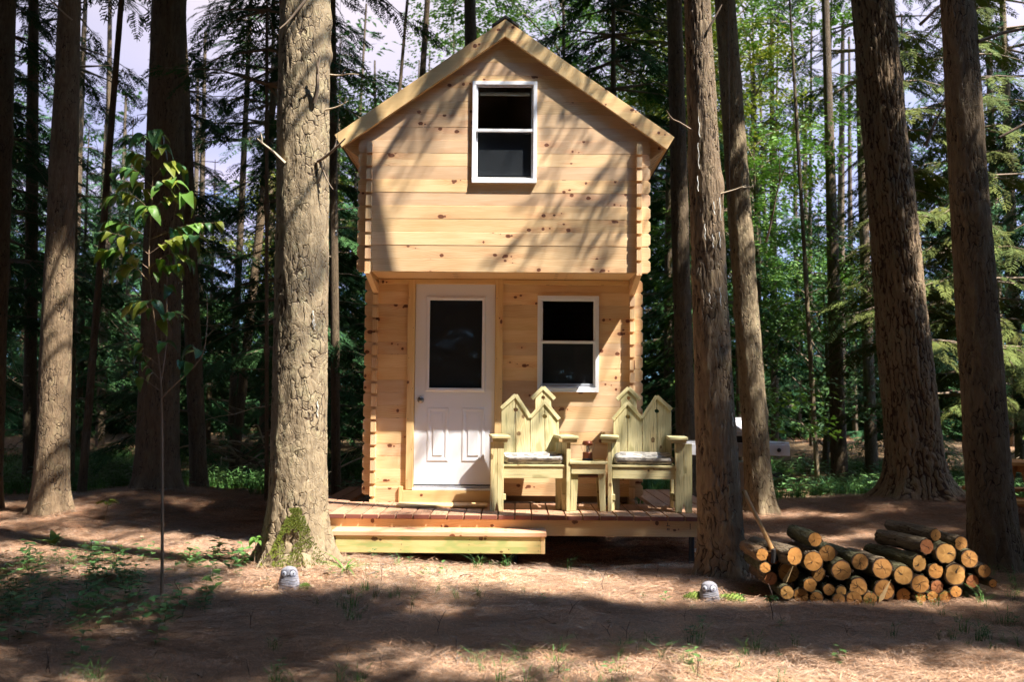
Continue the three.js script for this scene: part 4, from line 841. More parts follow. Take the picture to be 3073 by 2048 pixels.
{ // the fillers nobody could tell apart
  const R = rngOf(555); let made = 0;
  for (let i = 0; i < 200 && made < 26; i++) {
    const z = -18.5 - R() * 13, x = (R() - 0.5) * 1.15 * -z, h = 5 + R() * 6;
    if (Math.abs(x - CX) < 1.8 && h > 8) continue;
    const t = thing('conifer_tree', 'dark conifer among the deep background forest', 'tree', [x, groundY(x, z), z], R() * 6, 'dark conifers deep in the forest');
    part('trunk', tube([V(0, -0.1, 0), V(0, h * 0.5, 0), V(0, h, 0)], [0.08, 0.05, 0.01], 7, 0.5), darkBark, t);
    coniferCrown(t, { base: 0.4 + R() * 1.2, h, r: 1.4 + R() * 0.8, seed: 1300 + i, dens: 0.8, size: 1.15 });
    made++;
  }
}
const leafTrees = [ // x, z, y0, y1, r, material, clusters, label
  [5.0, -21.0, 3.0, 11, 3.0, springLeaf, 34, 'bright green leafy tree in the sunny gap right of the cabin'],
  [4.3, -18.0, 2.2, 6.6, 1.6, springLeaf, 20, 'low leafy tree lit green right of the cabin'],
  [4.6, -22.5, 6.0, 12, 2.6, goldLeaf, 26, 'yellow green treetop high in the gap right of the cabin'],
  [0.9, -20.5, 7.4, 13.0, 2.6, springLeaf, 30, 'bright green leafy crown above the roof ridge'],
  [-1.6, -24.0, 6.5, 12, 2.0, springLeaf, 11, 'light green leaves against the sky left of the roof'],
  [-2.9, -20.0, 5.2, 8.4, 1.2, springLeaf, 8, 'small patch of light leaves between the thick pine and the roof'],
  [-5.9, -24.0, 3.6, 7.0, 1.7, goldLeaf, 12, 'yellow green sunlit leaves deep between the left trunks'],
  [-4.2, -22.0, 1.2, 5.5, 2.0, deepLeaf, 16, 'deep green leafy bush behind the sapling'],
  [8.9, -24.0, 1.2, 7.0, 2.6, deepLeaf, 20, 'deep green leafy tree right of the furrowed pine'],
  [6.3, -20.5, 1.0, 4.4, 1.8, deepLeaf, 14, 'deep green leafy bush left of the furrowed pine'],
  [-8.6, -23.0, 1.2, 6.5, 2.4, deepLeaf, 16, 'deep green leafy tree behind the left edge'],
  [3.5, -19.6, 6.2, 10.2, 1.6, goldLeaf, 18, 'yellow green sunlit leaves close right of the resin streaked pine'],
  [3.35, -14.2, 1.0, 1.9, 0.5, springLeaf, 5, 'small bright leafed shrub close right of the grill'],
  [10.6, -18.6, 2.0, 6.5, 1.9, deepLeaf, 14, 'leafy tree at the far right edge'],
];
leafTrees.forEach(([x, z, y0, y1, r, mat, n, label], i) => {
  const t = thing('leafy_tree', label, 'tree', [x, groundY(x, z), z], 0, GL);
  part('trunk', tube([V(0, -0.1, 0), V(0.1, y1 * 0.4, 0), V(0, y1 * 0.95, 0)], [0.03 + r * 0.025, 0.02 + r * 0.018, 0.006], 9, 0.5), darkBark, t);
  leafCrown(t, { y0, y1, r, seed: 2100 + i, mat, n, per: n < 6 ? 12 : 40 });
});
{ // the far wood that reads as one mass
  const R = rngOf(8080), g = new THREE.Group(); g.name = 'far_forest'; stuff(g); tag(g, 'far wood closing the view behind the clearing', 'forest'); scene.add(g);
  const A = [[], [], []], B = [[], []], tr = [];
  for (let i = 0; i < 15000; i++) {
    const z = -29 - R() * 18, x = (R() - 0.5) * 1.3 * -z, n = fbm(x * 0.25 + 4, 3, 3, 12), az = x / -z, top = (4.5 + 11 * smooth(0.3, 0.7, n)) * (1 - 0.55 * Math.exp(-(((az - 0.28) / 0.06) ** 2)) - 0.5 * Math.exp(-(((az + 0.1) / 0.05) ** 2))), y = groundY(x, z) + Math.pow(R(), 1.7) * top;
    if (R() < 0.6) A[i % 3].push([V(x, y, z), eul((R() - 0.5) * 0.6, R() * 6.283, -0.3 * R()), 1.5 + R() * 1.1]);
    else B[i % 2].push([V(x, y, z), eul((R() - 0.5), R() * 6.283, (R() - 0.5)), 1.7 + R() * 1.2]);
  }
  for (let i = 0; i < 70; i++) { const z = -24 - R() * 20, x = (R() - 0.5) * 1.25 * -z, y = groundY(x, z), r = 0.05 + 0.08 * R(); tr.push(tube([V(x, y - 0.2, z), V(x + 0.2 * (R() - 0.5), y + 6, z), V(x + 0.4 * (R() - 0.5), y + 12, z)], [r, r * 0.85, r * 0.4], 7, 0.5)); }
  stuff(part('far_trunks', merged(tr), darkBark, g));
  A.forEach((l, i) => instanced('far_conifers', fronds[i], needleMat, l, g, 0.4, 60 + i));
  B.forEach((l, i) => instanced('far_leaves', sprays[i], deepLeaf, l, g, 0.4, 70 + i));
}

{ // unseen wood round the clearing and behind the viewer; darkens panes, blocks sky
  const R = rngOf(9191), g = new THREE.Group(); g.name = 'unseen_surrounding_forest'; stuff(g); tag(g, 'dark wood out of view round the clearing, blocking sky light', 'forest'); scene.add(g);
  const A = [[], [], []], tr = [];
  for (let i = 0; i < 17000; i++) {
    const a = i % 2 ? R() * 6.283 : 0.7 + 1.75 * R(), r = 13.5 + 12 * R(), x = Math.cos(a) * r, z = -3 + Math.sin(a) * r;
    if (z < -4 && Math.abs(x) < 0.62 * -z + 1.2) continue;
    const y = groundY(x, z) + R() * 11.5; if (inSun(x - KX * y, z - KZ * y)) continue;
    A[i % 3].push([V(x, y, z), eul((R() - 0.5) * 0.6, R() * 6.283, -0.3 * R()), 1.7 + R() * 1.2]);
  }
  for (let i = 0; i < 16000; i++) {  // unseen canopy overhead, placed to cut sky light
    const x = (R() - 0.5) * 46, z = -16 + 40 * R(), y = 8.5 + 8 * R(), qx = x - KX * y, qz = z - KZ * y;
    if (y < 1.35 + 0.47 * -z + 3 || (qx > -8 && qx < 5 && qz > -14 && qz < -3.5) || (z < -3 && Math.abs(x) < 9) || inSun(qx, qz)) continue;
    A[i % 3].push([V(x, y, z), eul((R() - 0.5) * 0.6, R() * 6.283, -0.3 * R()), 1.6 + R() * 1.2]);
  }
  for (let i = 0; i < 60; i++) { const a = R() * 6.283, r = 10 + 12 * R(), x = Math.cos(a) * r, z = -3 + Math.sin(a) * r; if (z < -2 && Math.abs(x) < 0.62 * -z + 1.2) continue; const y = groundY(x, z), q = 0.08 + 0.1 * R(); tr.push(tube([V(x, y - 0.2, z), V(x, y + 6, z), V(x, y + 13, z)], [q, q * 0.85, q * 0.3], 8, 0.5)); }
  stuff(part('unseen_trunks', merged(tr), darkBark, g));
  A.forEach((l, i) => instanced('unseen_foliage', fronds[i], needleMat, l, g, 0.4, 80 + i));
}

{ // canopy above the view, placed to darken the wood behind; open over sunlit trees
  const R = rngOf(5151), hosts = [tLeft, tRight, tRight2, tBig, tFarR, tL7, tL8, tL9, tL4, ...poleTrees], per = hosts.map(() => [[], []]);
  for (let i = 0; i < 26000; i++) {
    const z = -29 + 31 * R(), y = 8 + 9 * R(), x = (R() - 0.5) * 2 * (9 + 0.35 * -z);
    if (y < 1.35 + 0.47 * -z + 1.6) continue;
    const qx = x - KX * y, qz = z - KZ * y;
    if (qx > -7.6 && qx < 4.6 && qz > -13.6 && qz < -3.5) continue; // the clearing has its own boughs
    if (inSun(qx, qz) || fbm(qx * 0.9, qz * 0.9, 3, 15) < 0.4) continue;
    const p = V(x, y, z); let best = 0, bd = 99;
    hosts.forEach((t, k) => { const d = Math.hypot(x - t.position.x - t.userData.lean[0] * y, z - t.position.z); if (d < bd) { bd = d; best = k; } });
    if (bd > 5) continue;
    const lp = p.sub(hosts[best].position), a = Math.atan2(lp.z, lp.x);
    per[best][i & 1].push([lp, eul((R() - 0.5) * 0.6, -a + (R() - 0.5) * 1.6, (R() - 0.6) * 0.5), 1.1 + 0.8 * R()]);
  }
  hosts.forEach((t, k) => per[k].forEach((l, j) => { if (l.length) instanced('crown', tufts[j], pineNeedles, l, t, 0.25, 200 + k * 3 + j); }));
}
// ------------------------------------------------------------------ firewood
function faceTex(seed, base, dark) {
  const R = rngOf(seed), N = 384, cracks = Array.from({ length: 3 + Math.floor(R() * 3) }, () => [R() * 6.283, 0.25 + 0.6 * R(), 0.015 + 0.02 * R()]), ox = (R() - 0.5) * 0.16, oy = (R() - 0.5) * 0.16, sa = R() * 3.14;
  return dataTex(N, N, (x, y, c) => {
    const u = (x / N) * 2 - 1, v = (y / N) * 2 - 1, r = Math.hypot(u - ox, v - oy), a = Math.atan2(v - oy, u - ox), rr = r + 0.03 * (fbm(u * 4 + 9, v * 4 + 9, 3, seed) - 0.5);
    let m = 0.45 * (0.5 + 0.5 * Math.sin(rr * 62)) + 0.4 * fbm(u * 5, v * 5, 4, seed + 3) + 0.28 * vnoise((u * Math.cos(sa) + v * Math.sin(sa)) * 70, (v * Math.cos(sa) - u * Math.sin(sa)) * 5, seed + 5);
    m += 0.35 * smooth(0.18, 0.0, r);
    let k = 1;
    for (const [ca, len, w] of cracks) { const da = Math.abs(Math.atan2(Math.sin(a - ca - 0.15 * Math.sin(r * 8)), Math.cos(a - ca))) * r; if (r < len && r > 0.04 && da < w * 1.5 * (1 - r / len * 0.6)) k = 0.3; }
    for (let i = 0; i < 3; i++) c[i] = lerp(lerp(base[i], dark[i], clamp(m, 0, 1)) * k, [74, 50, 34][i], smooth(0.86, 0.93, Math.hypot(u, v) / 0.96 + 0.05 * (vnoise(a * 6, 3, seed) - 0.5)));
  });
}
const faceMats = [[0, [218, 162, 84], [178, 114, 52]], [1, [206, 152, 82], [158, 104, 50]], [2, [220, 172, 98], [184, 128, 66]], [3, [196, 134, 84], [150, 84, 46]]].map(([i, b, d]) => std({ name: 'cut_wood_' + i, map: faceTex(400 + i, b, d), roughness: 0.8 }));
const logBarks = [barkMat(barkPine, 'grey_log_bark', 0.014, rgb(0.6, 0.55, 0.5)), barkMat(barkPine, 'mossy_log_bark', 0.014, rgb(0.32, 0.36, 0.24)), barkMat(barkPine, 'brown_log_bark', 0.014, rgb(0.68, 0.5, 0.38))];
const splinterMat = std({ name: 'torn_wood', color: rgb(0.62, 0.42, 0.2), side: THREE.DoubleSide });
const GW = 'cut firewood logs in the pile';
const pile = [ // x, y, r, dz, length, tilt yaw, face, bark, label
  [1.725, 0.323, 0.046, 0, 0.42, 0.05, 0, 2, 'leftmost top log of the firewood pile, beside the pine'],
  [1.744, 0.234, 0.040, 0, 0.45, 0, 0, 1, 'thin orange log directly below the leftmost top log'],
  [1.812, 0.290, 0.044, -0.05, 0.4, 0, 3, 2, 'reddish log holding the axe head'],
  [1.934, 0.325, 0.066, 0.06, 0.5, 0.35, 0, 0, 'grey barked log sloping back, right of the axe'],
  [1.791, 0.155, 0.048, -0.03, 0.45, 0, 3, 2, 'dark reddish log low at the pile\'s left end'],
  [1.921, 0.195, 0.078, -0.05, 0.45, 0, 1, 1, 'large shaded log with a torn splinter at the pile\'s left end'],
  [1.877, 0.078, 0.050, 0.07, 0.45, 0, 2, 1, 'pale log on the ground at the left foot of the pile'],
  [2.064, 0.289, 0.072, 0.05, 0.45, 0, 0, 0, 'broad bright log under the topmost log of the left half'],
  [2.088, 0.434, 0.052, 0.02, 0.4, 0.1, 0, 1, 'topmost log of the pile\'s left half'],
  [2.187, 0.333, 0.062, -0.03, 0.45, 0, 1, 1, 'shaded log right of the broad bright one'],
  [2.122, 0.189, 0.054, -0.03, 0.45, 0, 1, 1, 'log tucked below and right of the broad bright one'],
  [2.042, 0.126, 0.050, 0.05, 0.45, 0, 0, 1, 'rough edged small log in the second row from the ground, left part'],
  [1.983, 0.048, 0.056, 0.03, 0.45, -0.3, 1, 1, 'green barked log lying slanted at the front left foot'],
  [2.264, 0.225, 0.072, 0.04, 0.45, 0, 1, 1, 'large log with a bark tab, left of the middle of the pile'],
  [2.395, 0.284, 0.062, 0.03, 0.5, 0.12, 1, 1, 'dark mossy log whose whole back shows, left of the middle'],
  [2.180, 0.092, 0.044, 0.02, 0.45, 0, 1, 1, 'small log with ragged bark near the ground, left of the middle'],
  [2.258, 0.085, 0.038, 0.04, 0.45, 0, 2, 0, 'narrow log squeezed between two larger ones near the ground'],
  [2.373, 0.115, 0.066, 0.05, 0.45, 0, 1, 1, 'round log in the second row below the dark mossy log'],
  [2.548, 0.239, 0.076, 0.03, 0.48, 0.12, 1, 0, 'largest log in the middle of the pile, cracked at its foot'],
  [2.560, 0.095, 0.074, 0.03, 0.45, 0, 1, 1, 'forked split log below the largest middle log'],
  [2.685, 0.197, 0.070, 0.05, 0.45, 0, 2, 1, 'log with peeling bark right of the largest middle log'],
  [2.804, 0.276, 0.060, 0.03, 0.55, 0.28, 2, 1, 'long blackish log pointing back left in the right half'],
  [2.806, 0.136, 0.066, 0.04, 0.45, 0, 1, 1, 'round shaded log below the blackish one'],
  [2.913, 0.223, 0.056, 0.04, 0.45, 0, 0, 1, 'orange log at the centre of the right half'],
  [2.981, 0.344, 0.074, 0.05, 0.45, 0, 2, 1, 'large pale log near the top of the right half'],
  [2.857, 0.390, 0.058, 0.03, 0.52, 0.25, 3, 0, 'reddish faced grey log high in the right half'],
  [2.945, 0.459, 0.044, -0.03, 0.55, 0.22, 1, 0, 'topmost thin grey log of the whole pile'],
  [3.116, 0.400, 0.052, -0.02, 0.5, 0.15, 1, 0, 'grey log at the upper right corner of the pile'],
  [3.155, 0.299, 0.064, 0.02, 0.45, 0, 1, 1, 'shaded log below the upper right corner log'],
  [3.039, 0.200, 0.076, 0.06, 0.45, 0, 2, 0, 'largest bright log of the right half'],
  [2.919, 0.114, 0.048, 0.04, 0.45, 0, 3, 2, 'ragged reddish log left below the largest bright log'],
  [3.040, 0.084, 0.042, 0.06, 0.45, 0, 0, 2, 'small rough log under the largest bright log'],
  [3.267, 0.214, 0.048, 0, 0.4, 0, 1, 0, 'small split log near the dark pine\'s foot'],
  [3.191, 0.139, 0.048, -0.02, 0.4, 0, 3, 1, 'dark reddish log in shadow near the right end'],
  [3.324, 0.129, 0.030, 0, 0.35, 0, 2, 1, 'smallest log at the right end of the pile'],
  [2.702, 0.05, 0.052, 0, 0.45, 0, 1, 1, 'dark log on the ground right of the middle'],
  [2.238, 0.03, 0.044, 0.05, 0.45, -0.1, 1, 1, 'half buried log on the ground, fourth from the left'],
  [2.340, 0.035, 0.056, 0.06, 0.45, -0.2, 1, 1, 'green barked log on the ground, fifth from the left'],
  [2.454, 0.033, 0.052, 0.05, 0.45, 0, 1, 2, 'log on the ground before the forked split log'],
  [2.812, 0.038, 0.040, 0.03, 0.4, 0, 0, 2, 'small rough log on the ground below the shaded round log'],
  [2.890, 0.046, 0.044, 0.04, 0.4, 0, 0, 2, 'rough log on the ground below the ragged reddish log'],
  [2.969, 0.046, 0.044, 0.05, 0.4, 0, 0, 2, 'rightmost bright log of the lowest row'],
  [2.089, 0.032, 0.048, 0.03, 0.4, -0.2, 1, 1, 'dark log end on the ground, third from the left'],
];
pile.forEach(([x, y, r, dz, len, yaw, f, b, label], i) => {
  const o = thing('firewood_log', label, 'log', [x, y + groundY(x, -7.2) * 0.4, -7.05 + dz], yaw, GW), R = rngOf(3300 + i), seg = 26, n = 12, pos = [], uv = [], idx = [], rim = [];
  const ell = 1 + (R() - 0.5) * 0.12, ph = R() * 6;
  const rad = (a, j) => r * (1 + 0.035 * Math.sin(a * 2 + ph) * ell + 0.085 * (vnoise(Math.cos(a) * 2 + i, Math.sin(a) * 2 + j * 0.25, 44) - 0.5) * 2);
  for (let j = 0; j <= n; j++) for (let k = 0; k <= seg; k++) {
    const a = (k / seg) * Math.PI * 2, rr = rad(k === seg ? 0 : a, j) + 0.016 * (barkPine.at(k / seg * 0.5, j / n * 0.25 + i * 0.13) - 0.5), z = -len * j / n;
    pos.push(Math.cos(a) * rr, Math.sin(a) * rr, z); uv.push(k / seg * 0.5, j / n * len / 1.9 + i * 0.13);
    if (j === 0 && k < seg) rim.push([Math.cos(a) * rr, Math.sin(a) * rr]);
  }
  for (let j = 0; j < n; j++) for (let k = 0; k < seg; k++) { const p = j * (seg + 1) + k, q = p + seg + 1; idx.push(p, q, p + 1, p + 1, q, q + 1); }
  const g = new THREE.BufferGeometry(); g.setAttribute('position', new THREE.Float32BufferAttribute(pos, 3)); g.setAttribute('uv', new THREE.Float32BufferAttribute(uv, 2)); g.setIndex(idx); g.computeVertexNormals();
  part('bark', g, logBarks[b], o);
  const cap = (z, s) => { // slightly rough saw cut, a hair proud of the bark ring
    const P = [0, 0, z], U = [0.5, 0.5], I = [], rings = 3, spin = R() * 6.283, cs = Math.cos(spin), sn = Math.sin(spin);
    for (let q = 1; q <= rings; q++) rim.forEach(([px, py]) => { const t = q / rings * 0.955; P.push(px * t, py * t, z + s * (q === rings ? -0.002 : 0.004 * (R() - 0.5))); const uu = px * t / r * 0.48, vv = py * t / r * 0.48; U.push(0.5 + uu * cs - vv * sn, 0.5 + uu * sn + vv * cs); });
    for (let k = 0; k < seg; k++) { const k2 = (k + 1) % seg; I.push(0, 1 + k, 1 + k2); for (let q = 1; q < rings; q++) { const a = 1 + (q - 1) * seg, bb = a + seg; I.push(a + k, bb + k, a + k2, a + k2, bb + k, bb + k2); } }
    const c = new THREE.BufferGeometry(); c.setAttribute('position', new THREE.Float32BufferAttribute(P, 3)); c.setAttribute('uv', new THREE.Float32BufferAttribute(U, 2)); c.setIndex(I); c.computeVertexNormals();
    return c;
  };
  part('cut_face', cap(0.004, 1), faceMats[f], o);
  part('rear_face', cap(-len + 0.002, -1), faceMats[1], o);
  if (i === 5 || i === 19) { const s = part('splinter', strips([[0.04, 0.075, 0.02, -0.055, -0.09, 0.03, 0.035, 0.004, 0, 0, 1, 0.75]]), splinterMat, o); }
});
{
  const a = V(1.757, 0.69, -7.72), b = V(1.806, 0.33, -7.06), d = b.clone().sub(a);
  const o = thing('axe', 'axe with a long wooden handle stuck in the left end of the firewood pile', 'axe', b.toArray());
  const pts = [0, 0.15, 0.5, 0.85, 1].map((t, i) => a.clone().addScaledVector(d, t).sub(b).add(V(0, [0, -0.006, 0.004, 0.006, 0][i], 0)));
  part('handle', tube(pts, [0.019, 0.016, 0.015, 0.0155, 0.016], 12), std({ name: 'hickory', color: rgb(0.42, 0.22, 0.08), roughness: 0.5 }), o);
  const head = slab([[-0.012, -0.02], [0.02, -0.026], [0.11, -0.05], [0.118, 0.04], [0.02, 0.02], [-0.012, 0.018]], -0.014, 0.014, 0.004, 0); head.scale(0.75, 0.75, 0.9).rotateZ(-1.35).rotateY(0.9).translate(0.0, 0.015, 0.0);
  part('head', head, std({ name: 'axe_steel', color: rgb(0.08, 0.075, 0.075), roughness: 0.45, metalness: 0.8 }), o);
}
// ------------------------------------------------------------------ gas grill behind the right pines
{
  const g = thing('gas_grill', 'stainless steel gas grill with side shelves standing behind the right pines', 'grill', [2.66, groundY(2.66, -12.35), -12.35]);
  const steel = std({ name: 'brushed_steel', color: rgb(0.66, 0.66, 0.7), roughness: 0.35, metalness: 0.25 }), grey = std({ name: 'grey_sheet_steel', color: rgb(0.58, 0.58, 0.62), roughness: 0.4, metalness: 0.2 });
  part('cabinet', board(0.5, 0.5, 0.44, 0.0, 0.33, 0, 0.01), grey, g);
  for (const s of [-1, 1]) { const d = part('cabinet_door', board(0.23, 0.4, 0.015, s * 0.118, 0.33, 0.228, 0.004), grey, g); part('handle', board(0.012, 0.16, 0.02, s * 0.03, 0.42, 0.246, 0.004), steel, d); }
  part('base_plate', board(0.54, 0.05, 0.46, 0, 0.06, 0, 0.008), darkSteel, g);
  part('control_panel', board(0.56, 0.17, 0.06, 0, 0.735, 0.23, 0.012), steel, g);
  for (const x of [-0.18, 0, 0.18]) part('knob', lathe([[0, 0.03], [0.018, 0.028], [0.024, 0.006], [0.026, 0], [0, 0]], 16).rotateX(Math.PI / 2).translate(x, 0.735, 0.26), darkSteel, g);
  for (const s of [-1, 1]) {
    const sh = part('side_shelf', board(0.36, 0.035, 0.44, s * 0.46, 0.81, 0.03, 0.01), steel, g);
    part('shelf_front', board(0.36, 0.135, 0.02, s * 0.46, 0.735, 0.255, 0.008), steel, sh);
    if (s > 0) part('burner_knob', lathe([[0, 0.03], [0.018, 0.028], [0.024, 0.006], [0.026, 0], [0, 0]], 16).rotateX(Math.PI / 2).translate(0.51, 0.735, 0.266), darkSteel, sh);
  }
  part('firebox', board(0.54, 0.14, 0.42, 0, 0.85, 0, 0.02), darkSteel, g);
  const lid = slab([[-0.2, 0.9], [0.21, 0.9], [0.205, 0.98], [0.14, 1.09], [0.02, 1.12], [-0.12, 1.1], [-0.2, 1.0]], -0.28, 0.28, 0.01, 0); lid.rotateY(-Math.PI / 2);
  const L = part('lid', lid, steel, g);
  part('lid_handle', tube([V(-0.2, 0.95, 0.22), V(-0.2, 0.95, 0.26), V(0.2, 0.95, 0.26), V(0.2, 0.95, 0.22)], [0.01, 0.011, 0.011, 0.01], 8), steel, L);
  const hose = []; for (let i = 0; i <= 12; i++) { const t = i / 12; hose.push(V(0.3 + 0.32 * Math.sin(t * Math.PI) * 0.9, 0.6 - 0.35 * t - 0.1 * Math.sin(t * Math.PI * 2), 0.1)); }
  part('hose', tube(hose, hose.map(() => 0.008), 8), gasket, g);
  for (const [x, z] of [[-0.22, 0.18], [0.22, 0.18], [-0.22, -0.18], [0.22, -0.18]]) part('caster', new THREE.CylinderGeometry(0.03, 0.03, 0.025, 14).rotateZ(Math.PI / 2).translate(x, 0.03, z), gasket, g);
}
// ------------------------------------------------------------------ picnic table at the right edge
{
  const W = [std({ name: 'cedar_a', map: plankTex(180, [214, 160, 92], [176, 112, 58], [110, 62, 32], 4), roughness: 0.7 }), std({ name: 'cedar_b', map: plankTex(181, [198, 140, 80], [160, 96, 50], [100, 56, 30], 5), roughness: 0.7 })];
  const t = thing('picnic_table', 'wooden picnic table half out of the picture behind the dark right pine', 'picnic table', [5.9, groundY(5.9, -11.6), -11.6], -0.12);
  const gy = t.position.y;
  for (let i = 0; i < 5; i++) part('top_plank', board(1.75, 0.04, 0.138, 0.55, 0.72 - gy, 0.29 - i * 0.145, 0.004), W[i % 2], t);
  for (const z of [0.62, 0.76]) part('bench_plank', board(1.75, 0.04, 0.135, 0.1, 0.335 - gy, z, 0.004), W[z > 0.7 ? 0 : 1], t);
  for (const z of [-0.62, -0.76]) part('bench_plank', board(1.75, 0.04, 0.135, 0.4, 0.36 - gy, z, 0.004), W[1], t);
  for (const x of [-0.1, 1.1]) {
    for (const s of [-1, 1]) { const l = board(0.04, 0.85, 0.09, 0, 0, 0, 0.004, 1); l.rotateX(s * -0.5); l.translate(x, 0.34 - gy, s * 0.33); part('leg', l, W[1], t); }
    part('bench_bearer', board(0.04, 0.1, 1.55, x + 0.042, 0.265 - gy, 0, 0.004), W[1], t);
    part('top_bearer', board(0.04, 0.09, 0.66, x + 0.042, 0.652 - gy, 0, 0.004), W[1], t);
  }
  part('far_bench_leg', board(0.09, 0.3, 0.04, -0.62, 0.17 - gy, 0.69, 0.004), W[1], t);
  const R = rngOf(17), by = 0.357;
  for (let i = 0; i < 6; i++) {
    const o = thing('split_kindling', 'split kindling heaped on the picnic bench by the dark right pine', 'kindling', [5.08 + 0.055 * i, by + 0.02 + (i % 3) * 0.028, -10.98 - 0.03 * (i % 2)], -0.5 + R() * 1.4, 'split kindling on the bench');
    part('wedge', slab([[-0.1, -0.02], [0.1, -0.018], [0.09, 0.018], [0.0, 0.032], [-0.1, 0.016]], -0.025, 0.03, 0.004, 0), W[i % 2], o);
  }
}
// ------------------------------------------------------------------ painted stone owls
function owl(label, x, z, h, turn, seed, k) {
  const y = groundY(x, z), o = thing('stone_owl', label, 'ornament', [x, y - 0.008, z], turn, 'painted stone owls');
  const stone = std({ name: 'carved_stone_' + seed, roughness: 0.9, color: rgb(0.36 * k, 0.35 * k, 0.375 * k), map: dataTex(256, 256, (px, py, c) => { const v = 190 + 70 * (fbm(px / 12, py / 12, 4, seed, 0, 0) - 0.5); c[0] = v; c[1] = v; c[2] = v + 4; }), bumpMap: dataTex(256, 256, (px, py, c) => { const u = px / 256, v = py / 256, w = fbm(u * 8, v * 8, 2, seed + 4, 8, 0) * 0.05, f = v < 0.62 ? Math.sin((v + w) * 120 + Math.sin(u * 30) * 0.8) : Math.sin(u * 90 + v * 20) * 0.5; c[0] = c[1] = c[2] = 128 + 90 * f + 40 * (fbm(px / 5, py / 5, 2, seed + 9, 0, 0) - 0.5); }, false), bumpScale: 0.002 });
  const prof = [[0, 0], [0.3, 0.0], [0.4, 0.06], [0.43, 0.22], [0.415, 0.4], [0.385, 0.55], [0.36, 0.66], [0.345, 0.74], [0.3, 0.86], [0.22, 0.94], [0.11, 0.99], [0, 1]].map(([a, b]) => [a * h, b * h]);
  const pts = new THREE.SplineCurve(prof.map((p) => new THREE.Vector2(...p))).getPoints(40).map((p) => [Math.max(0, p.x), p.y]);
  const g = lathe(pts, 48); g.scale(1, 1, 0.9);
  { const p = g.attributes.position; for (let i = 0; i < p.count; i++) { const n = 1 + 0.03 * (vnoise(p.getX(i) * 40 + seed, p.getY(i) * 40, seed) - 0.5) * 2; p.setX(i, p.getX(i) * n); p.setZ(i, p.getZ(i) * n); } g.computeVertexNormals(); }
  part('body', g, stone, o);
  const white = std({ name: 'owl_eye_white', color: rgb(0.68, 0.68, 0.74), roughness: 0.5 }), ring = std({ name: 'owl_eye_ring', color: rgb(0.14, 0.15, 0.22), roughness: 0.6 }), pupil = std({ name: 'owl_pupil', color: rgb(0.015, 0.015, 0.02), roughness: 0.35 });
  for (const s of [-1, 1]) {
    const e = sub('eye', o); e.position.set(s * 0.165 * h, 0.745 * h, 0.265 * h); e.rotation.set(-0.22, s * 0.5, 0);
    part('eye_white', new THREE.SphereGeometry(0.115 * h, 20, 14).scale(1, 1, 0.42), white, e);
    part('eye_rim', new THREE.TorusGeometry(0.122 * h, 0.014 * h, 8, 28).translate(0, 0, 0.008 * h), ring, e);
    part('iris', new THREE.TorusGeometry(0.06 * h, 0.008 * h, 6, 22).translate(0.01 * h * s, 0, 0.044 * h), ring, e);
    part('pupil', new THREE.SphereGeometry(0.034 * h, 14, 10).scale(1, 1, 0.5).translate(0.01 * h * s, 0, 0.047 * h), pupil, e);
    part('brow', tube(curvePts([[-0.1 * h, 0.135 * h, 0.0], [0, 0.155 * h, 0.015 * h], [0.1 * h, 0.12 * h, 0.0]], 6), taper(7, 0.014 * h, 0.008 * h), 6), stone, e);
    const w = part('wing_line', tube(curvePts([[s * 0.3 * h, 0.5 * h, 0.23 * h], [s * 0.37 * h, 0.32 * h, 0.16 * h], [s * 0.3 * h, 0.1 * h, 0.25 * h]], 8), taper(9, 0.012 * h, 0.008 * h), 6), stone, o);
  }
  part('beak', new THREE.ConeGeometry(0.04 * h, 0.1 * h, 10).rotateX(Math.PI).translate(0, 0.66 * h, 0.325 * h), stone, o);
  for (const s of [-1, 1]) part('foot', new THREE.SphereGeometry(0.09 * h, 12, 8).scale(1.2, 0.5, 1).translate(s * 0.15 * h, 0.025 * h, 0.33 * h), stone, o);
  return shade(o);
}
owl('bluish grey stone owl at the foot of the thick left pine', -1.555, -7.0, 0.172, 0.12, 21, 1.5);
owl('brownish grey stone owl with white eyes at the foot of the resin streaked pine', 1.34, -6.97, 0.168, -0.22, 22, 1.2);
const mossMat = std({ name: 'moss', color: rgb(0.16, 0.21, 0.035), roughness: 0.95 }), mossBlade = std({ name: 'moss_fibres', color: rgb(0.14, 0.22, 0.035), roughness: 0.9, side: THREE.DoubleSide });
const blade1 = strips([[0, 0, 0, 0.002, 0.016, 0.002, 0.004, 0.0005, 1, 0, 0, 0.3], [0, 0, 0, -0.006, 0.012, 0.004, 0.004, 0.0005, 1, 0, 0.3, 0.3], [0, 0, 0, 0.004, 0.011, -0.007, 0.004, 0.0005, 0, 0, 1, 0.3]]);
